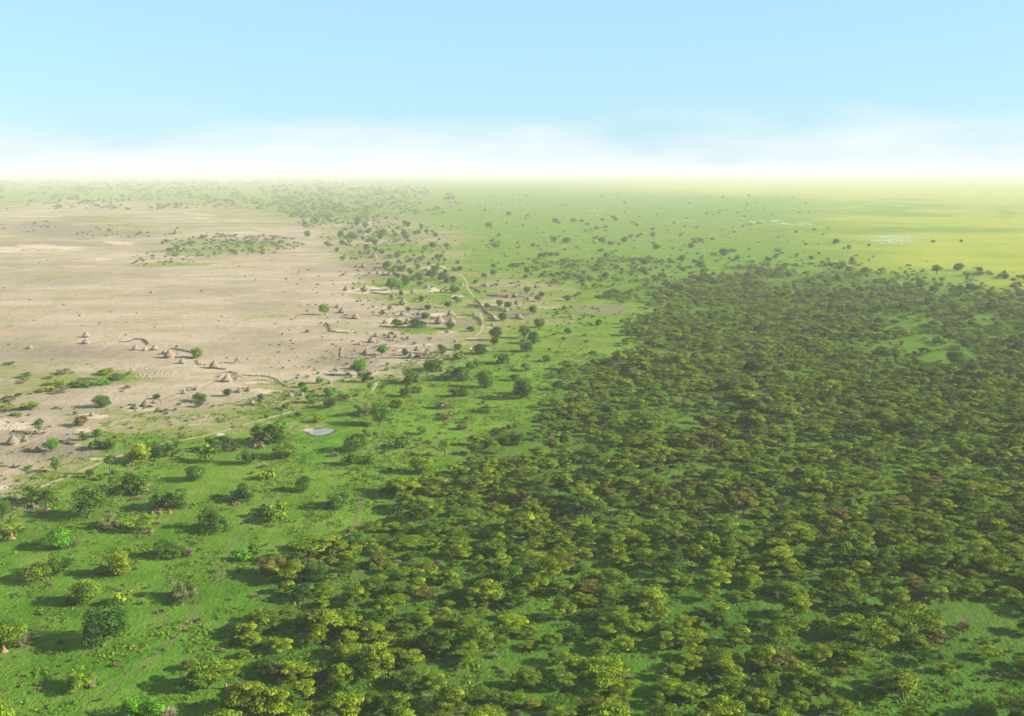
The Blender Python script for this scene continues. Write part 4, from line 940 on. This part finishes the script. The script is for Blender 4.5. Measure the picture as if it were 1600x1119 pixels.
def clods():
    rng = np.random.default_rng(8); mb = MB()
    P = np.concatenate([fill([(210,588),(235,582),(262,577),(290,577),(292,583),(262,590),(235,592),(215,592)], 150, 1, 2, 81, 0), fill([(400,592),(430,590),(442,594),(440,600),(400,598)], 40, 1, 2, 82), fill([(3,663),(30,660),(30,672),(3,675)], 30, 1, 2.5, 83), fill([(195,572),(240,570),(240,577),(195,580)], 35, 1, 2, 84)])
    for x, y, wd in P:
        r = .2 + .35 * rng.random(); Vv = []
        for z, q in ((0, 1.0), (.45, .85), (.75, .35)):
            for k in range(6): a = k * 1.047 + rng.random() * .4; Vv.append((x + r * q * math.cos(a) * 1.3, y + r * q * math.sin(a), z * r * 1.3))
        F = [[i * 6 + k, i * 6 + (k + 1) % 6, (i + 1) * 6 + (k + 1) % 6, (i + 1) * 6 + k] for i in (0, 1) for k in range(6)] + [[12, 13, 14, 15], [12, 15, 16, 17]]
        mb.add(Vv, F)
    return tag(mb.build('pale_clods', M_clod), 'pale dry clods of earth strewn on the bare clay', 'clods', None, 'stuff')
clods()

# ------------------------------------------------------------------ labels of the plants
SHAPE = {'acacia': 'flat-topped acacia', 'round': 'round-crowned tree', 'thicket': 'bushy thicket tree', 'tall': 'tall narrow tree', 'bush': 'leafy bush', 'bare': 'leafless bush', 'palm': 'palm'}
LAND = [((500,675), 'the waterhole'), ((265,559), 'the big pale hut'), ((21,694), 'the large left-edge hut'), ((228,635), 'the two grey huts'), ((355,596), 'the thorn-ringed hut'), ((687,506), 'the fenced cone huts'), ((808,476), 'the right compound'),
        ((571,455), 'the three upper clay huts'), ((585,400), 'the upper village'), ((590,347), 'the farthest village'), ((581,535), 'the large clay hut'), ((652,555), 'the path-side compound'), ((463,618), 'the sandy yard huts'), ((940,484), 'the brown bare patch'),
        ((345,890), 'the wheel track'), ((257,1007), 'the near wheel track'), ((740,530), 'the village lane'), ((144,650), 'the lone sandy yard'), ((1390,374), 'the right marsh pools'), ((1210,350), 'the long marsh'), ((77,794), 'the upper termite mound'),
        ((150,603), 'the left scrub'), ((620,452), 'the bright clump'), ((1040,455), 'the woodland top corner'), ((620,800), 'the woodland left edge'), ((800,690), 'the woodland notch'), ((0,1000), 'the lower left edge'), ((1500,560), 'the right glade'), ((1520,960), 'the lower right clearing')]
for a in ALL:
    qx, qy = PX(a['x'], a['y']); a['px'], a['py'] = float(qx), float(qy); a['pw'] = a['w'] / mpp(a['px'], min(a['py'], 1200))
def size_word(a):
    m = a['w']; return 'small' if m < 5.5 else ('large' if m > 11 else 'mid-sized')
lab = {}
for a in ALL:
    sh = SHAPE[a['key']]; co = '' if a['key'] == 'bare' else a['colour'] + ' '
    if a['colour'] == 'brown' and a['key'] != 'bare': co = 'brown '
    if a['hand']:
        D2 = [(((a['px'] - l[0][0]) ** 2 + (1.8 * (a['py'] - l[0][1])) ** 2), l) for l in LAND]; l = min(D2, key=lambda z: z[0])[1]
        dx, dy = a['px'] - l[0][0], 1.8 * (a['py'] - l[0][1])
        dr = ('right of' if dx > 0 else 'left of') if abs(dx) > abs(dy) else ('below' if dy > 0 else 'above')
        s = '%s %s%s %s %s' % (size_word(a), co, sh, dr, l[1]); g_ = 'trees and bushes scattered over the grassland'
    elif a.get('far') == 'plain':
        c_ = 'left' if a['px'] < 850 else ('middle' if a['px'] < 1000 else 'right'); s = '%s%s on the %s of the open green plain' % (co, sh, c_); g_ = 'small trees on the open plain above the woodland'
    elif a.get('far') == 'village': s = '%s%s among the %s village huts' % (co, sh, 'farthest' if a['py'] < 385 else 'upper'); g_ = 'small trees around the upper village'
    elif a.get('far') == 'scrub': s = 'low %s%s in the scrub on left clay' % (co, sh); g_ = 'low trees and bushes of the left scrub'
    elif a.get('far') == 'brightrow': s = 'bright green bush in the vivid row at the scrub edge'; g_ = 'row of vivid green bushes'
    else:
        row = 'at the bottom edge' if a['py'] > 1060 else ('near the bottom' if a['py'] > 985 else ('in the lower woods' if a['py'] > 920 else 'in the middle woods'))
        k_ = int(min(max(a['px'] // 200, 0), 7)); colw = ['far left', 'left', 'left of centre', 'just left of centre', 'just right of centre', 'right of centre', 'right', 'far right'][k_]
        s = '%s%s %s, %s' % (co, 'acacia' if a['w'] > 6 else 'young acacia', row, colw); g_ = 'acacias of the near woodland'
    a['s'] = s; a['g'] = g_; lab.setdefault(s, []).append(a)
ORD = ['', 'second', 'third', 'fourth', 'fifth', 'sixth', 'seventh', 'eighth', 'ninth', 'tenth', 'eleventh', 'twelfth']
NUM = ['', 'one', 'two', 'three', 'four', 'five', 'six', 'seven', 'eight', 'nine', 'ten', 'eleven', 'twelve']
for s, L in lab.items():
    L.sort(key=lambda a: a['px']); n = len(L)
    for i, a in enumerate(L):
        if n == 1: t_ = s
        elif n > 12: t_ = '%s, %s' % (s, 'left third' if i < n / 3 else ('middle third' if i < 2 * n / 3 else 'right third'))
        elif i == 0: t_ = 'leftmost ' + s
        elif i == n - 1: t_ = 'rightmost ' + s
        else: t_ = '%s, %s from left' % (s, ORD[i])
        a['o']['label'] = t_; a['o']['group'] = a['g']; a['o']['category'] = PROTO[a['key']][0]['cat']
for k_, L in PROTO.items():
    for p in L:
        if not p['used']: print('UNUSED PROTO', k_)

# ------------------------------------------------------------------ haze
def haze():
    a, z0, z1 = 44000.0, -1.0, CAM_H + 8; mb = MB()
    vs = [(x, y, z) for z in (z0, z1) for y in (-a, a) for x in (-a, a)]
    mb.add(vs, [[0, 2, 3, 1], [4, 5, 7, 6], [0, 1, 5, 4], [2, 6, 7, 3], [0, 4, 6, 2], [1, 3, 7, 5]])
    m, t, out = material('haze_air'); t.nodes.remove(out); out = N(t, 'ShaderNodeOutputMaterial')
    v = N(t, 'ShaderNodeVolumePrincipled'); v.inputs['Color'].default_value = (0.59, 0.585, 0.55, 1)
    v.inputs['Density'].default_value = 0.00011; v.inputs['Anisotropy'].default_value = 0.0
    t.links.new(v.outputs[0], out.inputs['Volume'])
    tag(mb.build('haze', m), 'pale haze over the whole plain', None, None, 'stuff')
haze()
print('PLANTS', len(ALL), 'woodland', len(X), 'herbs', int(kp.sum()))
